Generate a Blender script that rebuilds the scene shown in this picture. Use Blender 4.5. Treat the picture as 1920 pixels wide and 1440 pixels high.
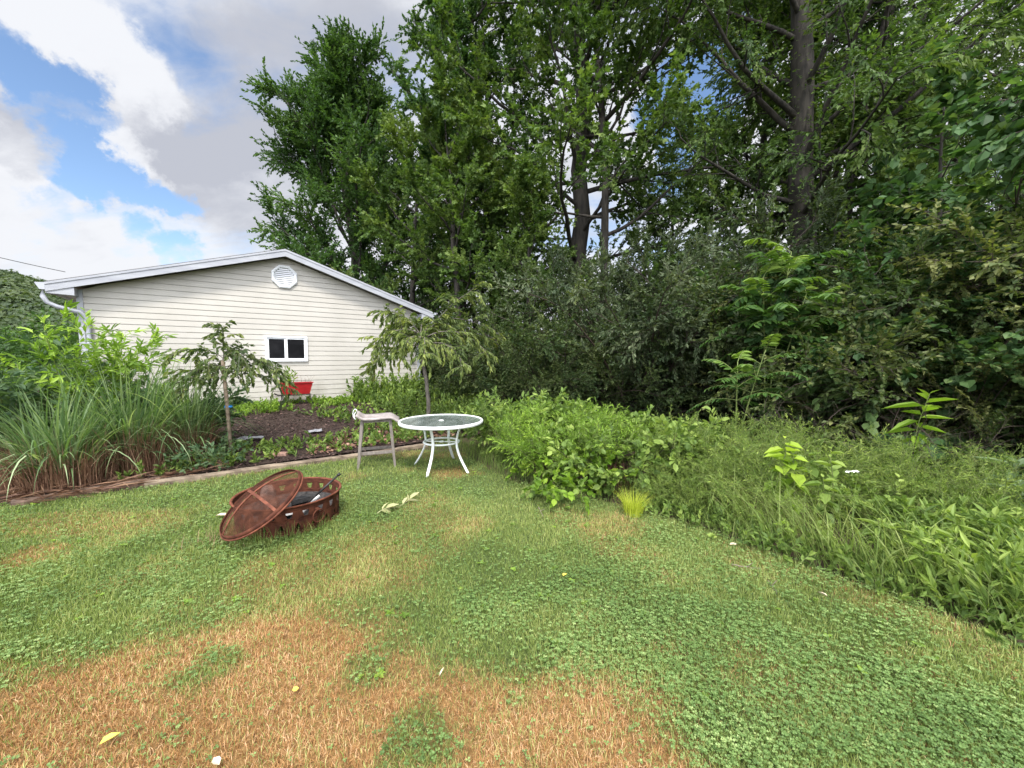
import bpy, math, random
import numpy as np
from mathutils import Vector, Matrix
for o in list(bpy.data.objects):
    bpy.data.objects.remove(o)
SC = bpy.context.scene
COL = SC.collection
R = math.radians

# ------------------------------------------------------------------ camera
CAM_H = 1.62
FPX = 721.0                      # focal length in pixels of the 1920 px wide photograph
PITCH = math.atan(48 / FPX)      # the horizon lies a little above the middle
cam = bpy.data.cameras.new('camera')
cam.sensor_width = 36.0
cam.lens = 36.0 * FPX / 1920.0
cam.clip_start = 0.05
cam.clip_end = 3000
cam_ob = bpy.data.objects.new('camera', cam)
COL.objects.link(cam_ob)
cam_ob.location = (0, 0, CAM_H)
cam_ob.rotation_euler = (R(90) - PITCH, 0, 0)
SC.camera = cam_ob

CP, SP = math.cos(PITCH), math.sin(PITCH)
def ray(px, py):
    X = (px - 960) / FPX; Y = -(py - 720) / FPX
    return np.array([X, CP + Y * SP, -SP + Y * CP])
def P(px, py, d):                # point seen at a pixel, d metres in front of the lens
    return np.array([0, 0, CAM_H]) + ray(px, py) * d
def G(px, py, z=0.0):            # point seen at a pixel on the level z
    r = ray(px, py); t = (z - CAM_H) / r[2]
    return np.array([0, 0, CAM_H]) + r * t

# ------------------------------------------------------------------ sky and sun
SUN_EL, SUN_AZ = R(58), R(172)    # azimuth clockwise from +Y
sun_dir = np.array([math.sin(SUN_AZ) * math.cos(SUN_EL), math.cos(SUN_AZ) * math.cos(SUN_EL), math.sin(SUN_EL)])
W = bpy.data.worlds.new('World'); SC.world = W
W.use_nodes = True
def build_sky():
    nt = W.node_tree; nt.nodes.clear(); L = nt.links.new
    def N(t, **k):
        n = nt.nodes.new(t)
        for a, b in k.items(): setattr(n, a, b)
        return n
    def M(op, a, b=None, c=None, clamp=False):
        n = N('ShaderNodeMath', operation=op); n.use_clamp = clamp
        for i, v in enumerate((a, b, c)):
            if v is None: continue
            if isinstance(v, (int, float)): n.inputs[i].default_value = v
            else: L(v, n.inputs[i])
        return n.outputs[0]
    out = N('ShaderNodeOutputWorld'); bg = N('ShaderNodeBackground'); L(bg.outputs[0], out.inputs[0])
    bg.inputs[1].default_value = 0.1
    sky = N('ShaderNodeTexSky', sky_type='NISHITA'); sky.sun_disc = False
    sky.sun_elevation = SUN_EL; sky.sun_rotation = SUN_AZ; sky.air_density = 1.0; sky.dust_density = 0.3; sky.ozone_density = 2.0
    hsv = N('ShaderNodeHueSaturation'); L(sky.outputs[0], hsv.inputs['Color']); hsv.inputs['Saturation'].default_value = 1.02; hsv.inputs['Value'].default_value = 1.2
    tc = N('ShaderNodeTexCoord')
    dirv = N('ShaderNodeVectorMath', operation='NORMALIZE'); L(tc.outputs['Generated'], dirv.inputs[0])
    sep = N('ShaderNodeSeparateXYZ'); L(dirv.outputs[0], sep.inputs[0])
    den = M('ADD', M('MAXIMUM', sep.outputs[2], 0.0), 0.42)
    comb = N('ShaderNodeCombineXYZ'); L(M('DIVIDE', sep.outputs[0], den), comb.inputs[0]); L(M('DIVIDE', sep.outputs[1], den), comb.inputs[1])
    mp = N('ShaderNodeMapping'); L(comb.outputs[0], mp.inputs[0]); mp.inputs['Rotation'].default_value = (0, 0, R(-32)); mp.inputs['Scale'].default_value = (0.8, 1.7, 1); mp.inputs['Location'].default_value = (3.1, 1.7, 0)
    n1 = N('ShaderNodeTexNoise'); L(mp.outputs[0], n1.inputs['Vector']); n1.inputs['Scale'].default_value = 1.9; n1.inputs['Detail'].default_value = 9; n1.inputs['Roughness'].default_value = 0.56; n1.inputs['Distortion'].default_value = 0.35
    n2 = N('ShaderNodeTexNoise'); L(mp.outputs[0], n2.inputs['Vector']); n2.inputs['Scale'].default_value = 2.6; n2.inputs['Detail'].default_value = 7; n2.inputs['Roughness'].default_value = 0.5; n2.inputs['Distortion'].default_value = 0.2
    wn = N('ShaderNodeTexNoise'); L(dirv.outputs[0], wn.inputs['Vector']); wn.inputs['Scale'].default_value = 4.5; wn.inputs['Detail'].default_value = 7; wn.inputs['Roughness'].default_value = 0.62
    ws = N('ShaderNodeVectorMath', operation='MULTIPLY_ADD'); L(wn.outputs['Color'], ws.inputs[0]); ws.inputs[1].default_value = (.34, .34, .34); ws.inputs[2].default_value = (-.17, -.17, -.17)
    wa = N('ShaderNodeVectorMath', operation='ADD'); L(ws.outputs[0], wa.inputs[0]); L(dirv.outputs[0], wa.inputs[1])
    warp = N('ShaderNodeVectorMath', operation='NORMALIZE'); L(wa.outputs[0], warp.inputs[0])
    def lobes(lst, start):
        acc = start
        for px, py, rad, amt in lst:
            d = ray(px, py); d = d / np.linalg.norm(d)
            dp = N('ShaderNodeVectorMath', operation='DOT_PRODUCT'); L(warp.outputs[0], dp.inputs[0]); dp.inputs[1].default_value = d
            mr = N('ShaderNodeMapRange', interpolation_type='SMOOTHERSTEP'); L(dp.outputs['Value'], mr.inputs[0])
            mr.inputs[1].default_value = math.cos(R(rad)); mr.inputs[2].default_value = 1.0; mr.inputs[3].default_value = 0; mr.inputs[4].default_value = amt
            acc = M('ADD', acc, mr.outputs[0])
        return acc
    n3 = N('ShaderNodeTexNoise'); L(mp.outputs[0], n3.inputs['Vector']); n3.inputs['Scale'].default_value = 6.5; n3.inputs['Detail'].default_value = 8; n3.inputs['Roughness'].default_value = 0.62; n3.inputs['Distortion'].default_value = 0.5
    base = M('ADD', M('MULTIPLY_ADD', n1.outputs[0], 1.5, -0.25), M('MULTIPLY_ADD', n3.outputs[0], 0.55, -0.275))
    cover = lobes([(0, 60, 4.5, -.36), (30, 130, 3, -.12), (190, 110, 6, .3), (130, 40, 4, .15), (40, 200, 3.5, -.14), (100, 210, 4, -.28), (150, 310, 3.6, -.36), (215, 340, 3.6, -.36), (285, 372, 3.2, -.38), (355, 400, 3, -.38), (265, 485, 3, -.3), (75, 385, 2.6, -.2),
                   (1295, 215, 7, -.7), (1240, 330, 3.5, -.25),
                   (20, 270, 4.5, .2), (330, 250, 9, .15), (450, 330, 6, .1), (60, 430, 4, .12)], M('ADD', base, 0.20))
    al = N('ShaderNodeMapRange', interpolation_type='SMOOTHSTEP'); L(cover, al.inputs[0]); al.inputs[1].default_value = 0.22; al.inputs[2].default_value = 0.70
    grey = lobes([(470, 330, 12, .34), (380, 190, 9, .30), (600, 130, 14, .34), (300, 250, 6, .2), (70, 275, 3.5, .25), (190, 90, 5, -.25), (260, 60, 5, -.15), (235, 290, 3, -.3), (310, 345, 2.5, -.3), (430, 110, 4, -.15), (60, 440, 8, -.2), (250, 490, 6, -.2), (1350, 420, 16, -.3), (1750, 200, 18, -.2)], M('ADD', M('MULTIPLY_ADD', n2.outputs[0], 1.5, -0.32), M('MULTIPLY_ADD', n3.outputs[0], 0.6, -0.30)))
    gr = N('ShaderNodeMapRange', interpolation_type='SMOOTHSTEP'); L(grey, gr.inputs[0]); gr.inputs[1].default_value = 0.22; gr.inputs[2].default_value = 0.95
    cm = N('ShaderNodeMix', data_type='RGBA'); L(gr.outputs[0], cm.inputs[0]); cm.inputs[6].default_value = (4.9, 5.0, 5.25, 1); cm.inputs[7].default_value = (2.95, 3.08, 3.5, 1)
    mx = N('ShaderNodeMix', data_type='RGBA'); L(al.outputs[0], mx.inputs[0]); L(hsv.outputs[0], mx.inputs[6]); L(cm.outputs[2], mx.inputs[7])
    # unseen sky behind and above the camera is boosted to raise the ambient light
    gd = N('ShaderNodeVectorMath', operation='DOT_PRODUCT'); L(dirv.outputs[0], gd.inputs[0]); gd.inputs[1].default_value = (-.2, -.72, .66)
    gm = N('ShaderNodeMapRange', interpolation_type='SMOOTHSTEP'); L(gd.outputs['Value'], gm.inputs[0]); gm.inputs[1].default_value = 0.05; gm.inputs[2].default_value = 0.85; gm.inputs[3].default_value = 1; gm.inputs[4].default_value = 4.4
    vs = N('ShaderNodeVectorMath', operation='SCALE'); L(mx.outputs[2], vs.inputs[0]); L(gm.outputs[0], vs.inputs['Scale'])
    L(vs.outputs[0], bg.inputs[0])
build_sky()
sun = bpy.data.lights.new('sun', 'SUN'); sun.energy = 2.6; sun.angle = R(10); sun.color = (1, .95, .86)
sun_ob = bpy.data.objects.new('sun', sun); COL.objects.link(sun_ob)
sun_ob.location = tuple(sun_dir * 60)
sun_ob.rotation_euler = Vector(sun_dir).to_track_quat('Z', 'Y').to_euler()

SC.view_settings.view_transform = 'Standard'; SC.view_settings.look = 'None'
SC.view_settings.gamma = 1.0; SC.view_settings.use_curve_mapping = False
SC.view_settings.exposure = 0.9
SC.render.engine = 'CYCLES'
cy = SC.cycles
cy.max_bounces = 8; cy.diffuse_bounces = 4; cy.glossy_bounces = 3; cy.transmission_bounces = 5; cy.transparent_max_bounces = 16
cy.use_denoising = True; cy.denoiser = 'OPENIMAGEDENOISE'; cy.denoising_prefilter = 'ACCURATE'
cy.caustics_reflective = False; cy.caustics_refractive = False; cy.sample_clamp_indirect = 6.0

# ------------------------------------------------------------------ naming
def tag(o, label=None, cat=None, group=None, kind=None):
    if label: o['label'] = label
    if cat: o['category'] = cat
    if group: o['group'] = group
    if kind: o['kind'] = kind
    return o
def thing(name, label, cat, loc=(0, 0, 0), rotz=0.0, group=None):
    o = bpy.data.objects.new(name, None); COL.objects.link(o)
    o.empty_display_size = 0.2
    o.location = tuple(float(v) for v in loc); o.rotation_euler = (0, 0, rotz)
    return tag(o, label, cat, group)
def link(name, me, parent=None, mat=None):
    o = bpy.data.objects.new(name, me); COL.objects.link(o)
    if mat is not None:
        for m in (mat if isinstance(mat, (list, tuple)) else [mat]): me.materials.append(m)
    if parent is not None: o.parent = parent
    return o
def copy_tree(o, loc, rotz, scale, label, group=None, parent=None):
    c = o.copy(); COL.objects.link(c)
    if parent is None:
        c.location = tuple(float(v) for v in loc); c.rotation_euler = (0, 0, rotz)
        c.scale = (scale,) * 3 if isinstance(scale, (int, float)) else scale
        tag(c, label)
        if group: c['group'] = group
    else: c.parent = parent
    for ch in list(o.children): copy_tree(ch, None, None, None, None, parent=c)
    return c

# ------------------------------------------------------------------ mesh building with numpy
def mesh_np(name, V, Q=None, T=None, tint=None, smooth=False, matidx=None):
    V = np.asarray(V, np.float32).reshape(-1, 3)
    nq = 0 if Q is None else len(Q); nt = 0 if T is None else len(T)
    me = bpy.data.meshes.new(name)
    me.vertices.add(len(V)); me.vertices.foreach_set('co', V.ravel())
    parts = []; starts = []
    if nq: parts.append(np.asarray(Q, np.int32).ravel()); starts.append(np.arange(nq, dtype=np.int32) * 4)
    if nt: parts.append(np.asarray(T, np.int32).ravel()); starts.append(nq * 4 + np.arange(nt, dtype=np.int32) * 3)
    li = np.concatenate(parts); st = np.concatenate(starts)
    me.loops.add(len(li)); me.loops.foreach_set('vertex_index', li)
    me.polygons.add(nq + nt); me.polygons.foreach_set('loop_start', st)
    me.polygons.foreach_set('use_smooth', np.full(nq + nt, bool(smooth)))
    if matidx is not None: me.polygons.foreach_set('material_index', np.asarray(matidx, np.int32))
    if tint is not None:
        at = me.attributes.new('tint', 'FLOAT', 'POINT'); at.data.foreach_set('value', np.asarray(tint, np.float32).ravel())
    me.update(calc_edges=True)
    return me

class MB:                         # collects shapes for one mesh
    def __init__(s): s.V = []; s.Q = []; s.T = []; s.n = 0
    def add(s, V, Q=None, T=None):
        V = np.asarray(V, float).reshape(-1, 3)
        if Q is not None and len(Q): s.Q.append(np.asarray(Q, int).reshape(-1, 4) + s.n)
        if T is not None and len(T): s.T.append(np.asarray(T, int).reshape(-1, 3) + s.n)
        s.V.append(V); s.n += len(V); return s
    def box(s, c, size, M=None, taper=1.0):
        x, y, z = (v / 2 for v in size); t = taper
        v = np.array([(-x, -y, -z), (x, -y, -z), (x, y, -z), (-x, y, -z), (-x * t, -y * t, z), (x * t, -y * t, z), (x * t, y * t, z), (-x * t, y * t, z)])
        if M is not None: v = v @ np.asarray(M).T
        return s.add(v + np.asarray(c), [(0, 3, 2, 1), (4, 5, 6, 7), (0, 1, 5, 4), (1, 2, 6, 5), (2, 3, 7, 6), (3, 0, 4, 7)])
    def hexa(s, pts): return s.add(pts, [(0, 3, 2, 1), (4, 5, 6, 7), (0, 1, 5, 4), (1, 2, 6, 5), (2, 3, 7, 6), (3, 0, 4, 7)])
    def tube(s, pts, r, n=8, cap=True, closed=False, flat=None, up=(0, 0, 1)):
        pts = np.asarray(pts, float); k = len(pts)
        r = np.broadcast_to(np.asarray(r, float), (k,))
        if closed: t = np.roll(pts, -1, 0) - np.roll(pts, 1, 0)
        else: t = np.gradient(pts, axis=0)
        t /= np.linalg.norm(t, axis=1)[:, None] + 1e-9
        ref = np.tile(np.asarray(up, float), (k, 1))
        bad = np.abs((t * ref).sum(1)) > .95
        if bad.any() and flat is None: ref[:] = (1, 0, 0) if not (np.abs(t[:, 0]) > .95).any() else (0.3, .9, .3)
        a = np.cross(t, ref); a /= np.linalg.norm(a, axis=1)[:, None] + 1e-9
        b = np.cross(a, t)
        th = np.arange(n) * 2 * np.pi / n + np.pi / n
        ca, sa = np.cos(th), np.sin(th)
        if flat is not None: sa = sa * flat
        V = pts[:, None] + r[:, None, None] * (ca[None, :, None] * a[:, None] + sa[None, :, None] * b[:, None])
        Q = []
        for i in range(k if closed else k - 1):
            i2 = (i + 1) % k
            for j in range(n):
                j2 = (j + 1) % n
                Q.append((i * n + j, i * n + j2, i2 * n + j2, i2 * n + j))
        V = V.reshape(-1, 3); T = []
        if cap and not closed:
            V = np.vstack([V, pts[0], pts[-1]]); c0, c1 = k * n, k * n + 1
            for j in range(n):
                j2 = (j + 1) % n
                T.append((c0, j2, j)); T.append((c1, (k - 1) * n + j, (k - 1) * n + j2))
        return s.add(V, Q, T)
    def lathe(s, prof, n=32, c=(0, 0, 0), close=False):
        prof = np.asarray(prof, float); k = len(prof); th = np.arange(n) * 2 * np.pi / n
        V = np.stack([prof[:, 0:1] * np.cos(th), prof[:, 0:1] * np.sin(th), np.repeat(prof[:, 1:2], n, 1)], -1).reshape(-1, 3) + np.asarray(c)
        Q = [(i * n + j, i * n + (j + 1) % n, ((i + 1) % k) * n + (j + 1) % n, ((i + 1) % k) * n + j) for i in range(k if close else k - 1) for j in range(n)]
        return s.add(V, Q)
    def mesh(s, name, smooth=False, tint=None):
        return mesh_np(name, np.vstack(s.V), np.vstack(s.Q) if s.Q else None, np.vstack(s.T) if s.T else None, tint, smooth)
    def build(s, name, mat, parent=None, smooth=False, bevel=0):
        o = link(name, s.mesh(name, smooth), parent, mat)
        if bevel:
            b = o.modifiers.new('bevel', 'BEVEL'); b.width = bevel; b.segments = 2; b.limit_method = 'ANGLE'; b.angle_limit = R(40)
        return o

def nrm(a): return a / (np.linalg.norm(a, axis=-1, keepdims=True) + 1e-9)

# ------------------------------------------------------------------ noise in numpy
def vnoise(x, y, seed=0):
    xi = np.floor(x).astype(np.int64); yi = np.floor(y).astype(np.int64); fx = x - xi; fy = y - yi
    fx = fx * fx * (3 - 2 * fx); fy = fy * fy * (3 - 2 * fy)
    def h(a, b):
        n = (a * 374761393 + b * 668265263 + seed * 1274126177) & 0x7fffffff
        n = ((n ^ (n >> 13)) * 1274126177) & 0x7fffffff
        return ((n ^ (n >> 16)) & 0xffff) / 65535.0
    return (h(xi, yi) * (1 - fx) + h(xi + 1, yi) * fx) * (1 - fy) + (h(xi, yi + 1) * (1 - fx) + h(xi + 1, yi + 1) * fx) * fy
def fbm(x, y, seed=0, oct=4):
    t = 0; a = .5; s = 0
    for i in range(oct):
        t = t + a * vnoise(x * 2 ** i, y * 2 ** i, seed + i * 17); s += a; a *= .5
    return t / s
def smooth(x, a, b):
    t = np.clip((x - a) / (b - a), 0, 1); return t * t * (3 - 2 * t)
def inside(x, y, poly):
    poly = np.asarray(poly); r = np.zeros(np.shape(x), bool); n = len(poly)
    for i in range(n):
        x1, y1 = poly[i][:2]; x2, y2 = poly[(i + 1) % n][:2]
        if abs(y2 - y1) < 1e-9: continue
        r ^= ((y1 > y) != (y2 > y)) & (x < (x2 - x1) * (y - y1) / (y2 - y1) + x1)
    return r

# ------------------------------------------------------------------ the lie of the land
GA = np.array([-8.5, 7.6]); GWD = np.array([5.65, 4.30]) / 7.1; GN = np.array([GWD[1], -GWD[0]])   # garage wall: left corner, along, outward
G_BASE = 0.45
def gh(x, y):
    x = np.asarray(x, float); y = np.asarray(y, float)
    s = (x - GA[0]) * GN[0] + (y - GA[1]) * GN[1]; l = (x - GA[0]) * GWD[0] + (y - GA[1]) * GWD[1]
    h = G_BASE * (1 - smooth(s, 0.2, 4.4)) * (1 - smooth(l, 7.5, 11.5))
    return h
def on(x, y, dz=0.0): return np.array([x, y, float(gh(x, y)) + dz])
def GG(px, py):                   # pixel on the sloping ground
    z = 0.0
    for _ in range(12):
        p = G(px, py, z); z = float(gh(p[0], p[1]))
    return np.array([p[0], p[1], z])
LAWN = [tuple(G(px, py)[:2]) for px, py in ((-700, 1010), (-300, 975), (0, 950), (140, 932), (275, 915), (480, 884), (670, 858), (790, 843), (870, 848), (915, 878), (965, 902), (1080, 925), (1200, 958), (1300, 985), (1420, 1030), (1560, 1078), (1720, 1135), (1860, 1190), (2000, 1260))] + [(3.4, .4), (3.2, -1), (-6, -1), (-8, 3)]
def in_lawn(x, y): return inside(x, y, LAWN)
def deadness(x, y):               # the scorched patches of the lawn
    w = .26 * (fbm(x * 2.6, y * 2.6, 5) - .5) * 2
    poly = [tuple(G(px, py)[:2]) for px, py in ((-900, 1500), (-200, 1330), (0, 1285), (200, 1215), (330, 1190), (450, 1160), (590, 1140), (680, 1170), (740, 1240), (860, 1268), (980, 1285), (1120, 1285), (1180, 1330), (1290, 1440), (1330, 1560))] + [(1.2, .6), (-3, .6)]
    d = np.zeros(np.shape(x))
    k = 0
    for dx, dy in ((0, 0), (.17, 0), (-.17, 0), (0, .17), (0, -.17), (.08, .08), (-.08, -.08), (.08, -.08), (-.08, .08)):
        d = d + inside(x + w + dx, y + w * .8 + dy, poly); k += 1
    d = d / k * .93
    d = d * (1 - .6 * smooth(fbm(x * 2.6 + 9, y * 2.6, 11), .56, .70))
    for px, py, r, a in ((60, 1050, .30, .8), (260, 1085, .35, .35), (850, 890, .42, .75), (770, 880, .25, .4), (660, 895, .25, .35), (810, 985, .28, .5), (1050, 960, .28, .35), (1160, 1030, .3, .45), (1430, 1060, .35, .32), (1600, 1110, .35, .4), (1720, 1160, .25, .42), (1180, 950, .3, .3), (1850, 1230, .25, .3), (640, 1150, .2, .5), (1560, 1260, .3, .25)):
        c = G(px, py)
        d = np.maximum(d, .78 * a * (1 - smooth(np.hypot(x - c[0] + w, y - c[1] - w), r * .35, r * 1.1)))
    d = np.maximum(d, .42 * smooth(fbm(x * 1.1 + 3, y * 1.1 + 7, 23), .52, .75))
    return np.clip(d, 0, 1)

# ------------------------------------------------------------------ materials
def new_mat(name):
    m = bpy.data.materials.new(name); m.use_nodes = True; nt = m.node_tree; nt.nodes.clear()
    out = nt.nodes.new('ShaderNodeOutputMaterial')
    return m, nt, out
def ramp(nt, fac, cols):
    r = nt.nodes.new('ShaderNodeValToRGB'); el = r.color_ramp.elements
    while len(el) < len(cols): el.new(0.5)
    for e, (p, c) in zip(el, cols): e.position = p; e.color = (*c, 1)
    nt.links.new(fac, r.inputs[0]); return r.outputs[0]
def noise(nt, scale, detail=5, rough=.55, vec=None, coord='Object', stretch=None, dist=0):
    if vec is None:
        tc = nt.nodes.new('ShaderNodeTexCoord'); vec = tc.outputs[coord]
    if stretch is not None:
        mp = nt.nodes.new('ShaderNodeMapping'); mp.inputs['Scale'].default_value = stretch; nt.links.new(vec, mp.inputs[0]); vec = mp.outputs[0]
    n = nt.nodes.new('ShaderNodeTexNoise'); n.inputs['Scale'].default_value = scale; n.inputs['Detail'].default_value = detail; n.inputs['Roughness'].default_value = rough; n.inputs['Distortion'].default_value = dist
    nt.links.new(vec, n.inputs['Vector']); return n.outputs[0]
def mixc(nt, fac, a, b):
    m = nt.nodes.new('ShaderNodeMix'); m.data_type = 'RGBA'
    for i, v in ((0, fac), (6, a), (7, b)):
        if isinstance(v, (int, float)): m.inputs[i].default_value = v
        elif isinstance(v, tuple): m.inputs[i].default_value = (*v, 1)
        else: nt.links.new(v, m.inputs[i])
    return m.outputs[2]
def bsdf(nt, col, rough=.6, metal=0, spec=.5, bump=None, bump_s=.3, bump_d=.01, coat=0):
    b = nt.nodes.new('ShaderNodeBsdfPrincipled')
    if isinstance(col, tuple): b.inputs['Base Color'].default_value = (*col, 1)
    else: nt.links.new(col, b.inputs['Base Color'])
    if isinstance(rough, (int, float)): b.inputs['Roughness'].default_value = rough
    else: nt.links.new(rough, b.inputs['Roughness'])
    b.inputs['Metallic'].default_value = metal; b.inputs['Specular IOR Level'].default_value = spec
    b.inputs['Coat Weight'].default_value = coat
    if bump is not None:
        bp = nt.nodes.new('ShaderNodeBump'); bp.inputs['Strength'].default_value = bump_s; bp.inputs['Distance'].default_value = bump_d
        nt.links.new(bump, bp.inputs['Height']); nt.links.new(bp.outputs[0], b.inputs['Normal'])
    return b
def leaf_mat(name, cols, trans=.35, rough=.52, spec=.22, tcol=(1.25, 1.35, .55)):
    m, nt, out = new_mat(name); L = nt.links.new
    at = nt.nodes.new('ShaderNodeAttribute'); at.attribute_name = 'tint'
    cols = [(r * 1.07, g * .94, b * 1.06) for r, g, b in cols]; k = len(cols)
    c = ramp(nt, at.outputs['Fac'], [(i / (k - 1), col) for i, col in enumerate(cols)])
    b = bsdf(nt, c, rough, 0, spec)
    if trans > 0:
        t = nt.nodes.new('ShaderNodeBsdfTranslucent')
        mm = nt.nodes.new('ShaderNodeMix'); mm.data_type = 'RGBA'; mm.blend_type = 'MULTIPLY'; mm.inputs[0].default_value = 1; L(c, mm.inputs[6]); mm.inputs[7].default_value = (*tcol, 1)
        L(mm.outputs[2], t.inputs[0])
        mx = nt.nodes.new('ShaderNodeMixShader'); mx.inputs[0].default_value = trans; L(b.outputs[0], mx.inputs[1]); L(t.outputs[0], mx.inputs[2]); L(mx.outputs[0], out.inputs[0])
    else: L(b.outputs[0], out.inputs[0])
    return m
def simple(name, c1, c2, scale=8, rough=.6, metal=0, spec=.5, stretch=None, bump=.3, bd=.005, detail=6, lo=.35, hi=.65, coord='Object', coat=0):
    m, nt, out = new_mat(name)
    n = noise(nt, scale, detail, .6, coord=coord, stretch=stretch)
    c = ramp(nt, n, [(lo, c1), (hi, c2)])
    b = bsdf(nt, c, rough, metal, spec, n, bump, bd, coat)
    nt.links.new(b.outputs[0], out.inputs[0]); return m

MAT = {}
MAT['elm'] = leaf_mat('elm_leaf', [(0.031, 0.079, 0.020), (0.060, 0.136, 0.031), (0.107, 0.201, 0.050)])
MAT['maple'] = leaf_mat('maple_leaf', [(0.039, 0.085, 0.020), (0.081, 0.159, 0.033), (0.155, 0.244, 0.057)])
MAT['willow'] = leaf_mat('willow_leaf', [(0.046, 0.094, 0.025), (0.094, 0.164, 0.046), (0.156, 0.235, 0.077)])
MAT['vine'] = leaf_mat('vine_leaf', [(0.030, 0.077, 0.022), (0.062, 0.141, 0.041), (0.141, 0.240, 0.070)])
MAT['olive'] = leaf_mat('olive_leaf', [(0.036, 0.067, 0.026), (0.070, 0.110, 0.046), (0.126, 0.174, 0.084)], trans=.25)
MAT['honeysuckle'] = leaf_mat('honeysuckle_leaf', [(0.034, 0.070, 0.020), (0.070, 0.120, 0.036), (0.132, 0.186, 0.060)])
MAT['rose'] = leaf_mat('rose_leaf', [(0.036, 0.071, 0.018), (0.078, 0.121, 0.031), (0.167, 0.204, 0.064)])
MAT['ailanthus'] = leaf_mat('compound_leaf', [(0.036, 0.096, 0.019), (0.078, 0.168, 0.030), (0.180, 0.300, 0.042)])
MAT['cherry'] = leaf_mat('cherry_leaf', [(0.066, 0.112, 0.029), (0.133, 0.199, 0.046), (0.265, 0.344, 0.079)])
MAT['crab'] = leaf_mat('crab_leaf', [(0.047, 0.086, 0.028), (0.094, 0.149, 0.043), (0.187, 0.250, 0.070)])
MAT['weed'] = leaf_mat('weed_leaf', [(0.068, 0.130, 0.028), (0.143, 0.248, 0.049), (0.261, 0.385, 0.081)])
MAT['bluegreen'] = leaf_mat('bluegreen_leaf', [(.045, .10, .04), (.09, .165, .07), (.16, .25, .11)])
MAT['bright'] = leaf_mat('bright_leaf', [(.09, .19, .018), (.18, .33, .03), (.32, .48, .06)], trans=.4)
MAT['lime'] = leaf_mat('lime_leaf', [(0.106, 0.211, 0.026), (0.198, 0.356, 0.047), (0.343, 0.528, 0.079)], trans=.4)
MAT['bedstraw'] = leaf_mat('bedstraw_leaf', [(0.084, 0.162, 0.031), (0.174, 0.282, 0.054), (0.312, 0.432, 0.096)])
MAT['longgrass'] = leaf_mat('long_grass_blade', [(0.066, 0.132, 0.026), (0.146, 0.245, 0.053), (0.317, 0.409, 0.132)])
MAT['sedge'] = leaf_mat('sedge_blade', [(.26, .36, .03), (.40, .52, .05), (.52, .62, .10)])
MAT['lawn'] = leaf_mat('lawn_blade', [(0.092, 0.161, 0.037), (0.201, 0.293, 0.069), (0.402, 0.471, 0.161)], trans=.3)
MAT['clover'] = leaf_mat('clover_leaf', [(0.081, 0.161, 0.041), (0.161, 0.287, 0.076), (0.310, 0.443, 0.149)], trans=.3, spec=.3)
MAT['dead'] = leaf_mat('dead_blade', [(.19, .105, .032), (.45, .285, .10), (.70, .55, .29)], trans=.25, tcol=(1.1, .9, .6))
MAT['misc'] = leaf_mat('silvergrass_blade', [(0.065, 0.138, 0.049), (0.138, 0.244, 0.089), (0.356, 0.486, 0.244)])
MAT['straw'] = leaf_mat('straw_blade', [(.09, .05, .03), (.22, .145, .08), (.45, .34, .2)], trans=.15, tcol=(1.1, .9, .6))
MAT['forest'] = leaf_mat('far_forest_leaf', [(0.039, 0.072, 0.031), (0.066, 0.110, 0.046), (0.110, 0.160, 0.066)])
MAT['cane'] = leaf_mat('cane_bark', [(.05, .025, .018), (.12, .065, .04), (.22, .14, .09)], trans=0)
MAT['bushstem'] = leaf_mat('bush_bark', [(.02, .018, .013), (.045, .038, .028), (.09, .075, .055)], trans=0)
MAT['greenstem'] = leaf_mat('green_stem', [(.08, .13, .03), (.13, .19, .05), (.2, .26, .08)], trans=0)
MAT['litter'] = leaf_mat('leaf_litter', [(.06, .035, .02), (.17, .10, .06), (.36, .25, .16)], trans=.1, tcol=(1.1, .9, .6))
MAT['bark'] = simple('tree_bark', (.014, .012, .010), (.055, .046, .037), 9, .9, stretch=(1, 1, .22), bump=.9, bd=.03)
MAT['barkgrey'] = simple('grey_bark', (.06, .052, .044), (.17, .15, .125), 14, .9, stretch=(1, 1, .35), bump=.6, bd=.01)
def mat_siding():
    m, nt, out = new_mat('vinyl_siding'); L = nt.links.new
    base = ramp(nt, noise(nt, 1.1, 5), [(.35, (.445, .422, .382)), (.65, (.505, .48, .438))])
    tc = nt.nodes.new('ShaderNodeTexCoord'); sx = nt.nodes.new('ShaderNodeSeparateXYZ'); L(tc.outputs['Object'], sx.inputs[0])
    mr = nt.nodes.new('ShaderNodeMapRange'); mr.interpolation_type = 'SMOOTHSTEP'; L(sx.outputs[2], mr.inputs[0]); mr.inputs[1].default_value = .75; mr.inputs[2].default_value = .0; mr.inputs[3].default_value = .10; mr.inputs[4].default_value = .75
    st = ramp(nt, noise(nt, 3.5, 7, .65, stretch=(1, 1, .35)), [(.42, (0, 0, 0)), (.72, (1, 1, 1))])
    mu = nt.nodes.new('ShaderNodeMath'); mu.operation = 'MULTIPLY'; L(mr.outputs[0], mu.inputs[0]); L(st, mu.inputs[1])      # splashed dirt, thicker towards the foot
    b = bsdf(nt, mixc(nt, mu.outputs[0], base, (.24, .22, .165)), .45, 0, .35); L(b.outputs[0], out.inputs[0]); return m
MAT['siding'] = mat_siding()
MAT['trim'] = simple('white_trim', (.31, .32, .36), (.40, .41, .445), 5, .45, bump=.05, bd=.002, stretch=(.4, .4, 2))
MAT['soffit'] = simple('soffit', (.30, .28, .25), (.4, .38, .34), 6, .6, bump=.05)
MAT['shingle'] = simple('roof_shingle', (.04, .04, .042), (.11, .105, .10), 40, .95, bump=.6)
MAT['gutter'] = simple('gutter_white', (.34, .355, .41), (.43, .445, .49), 4, .35, bump=.03)
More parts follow.
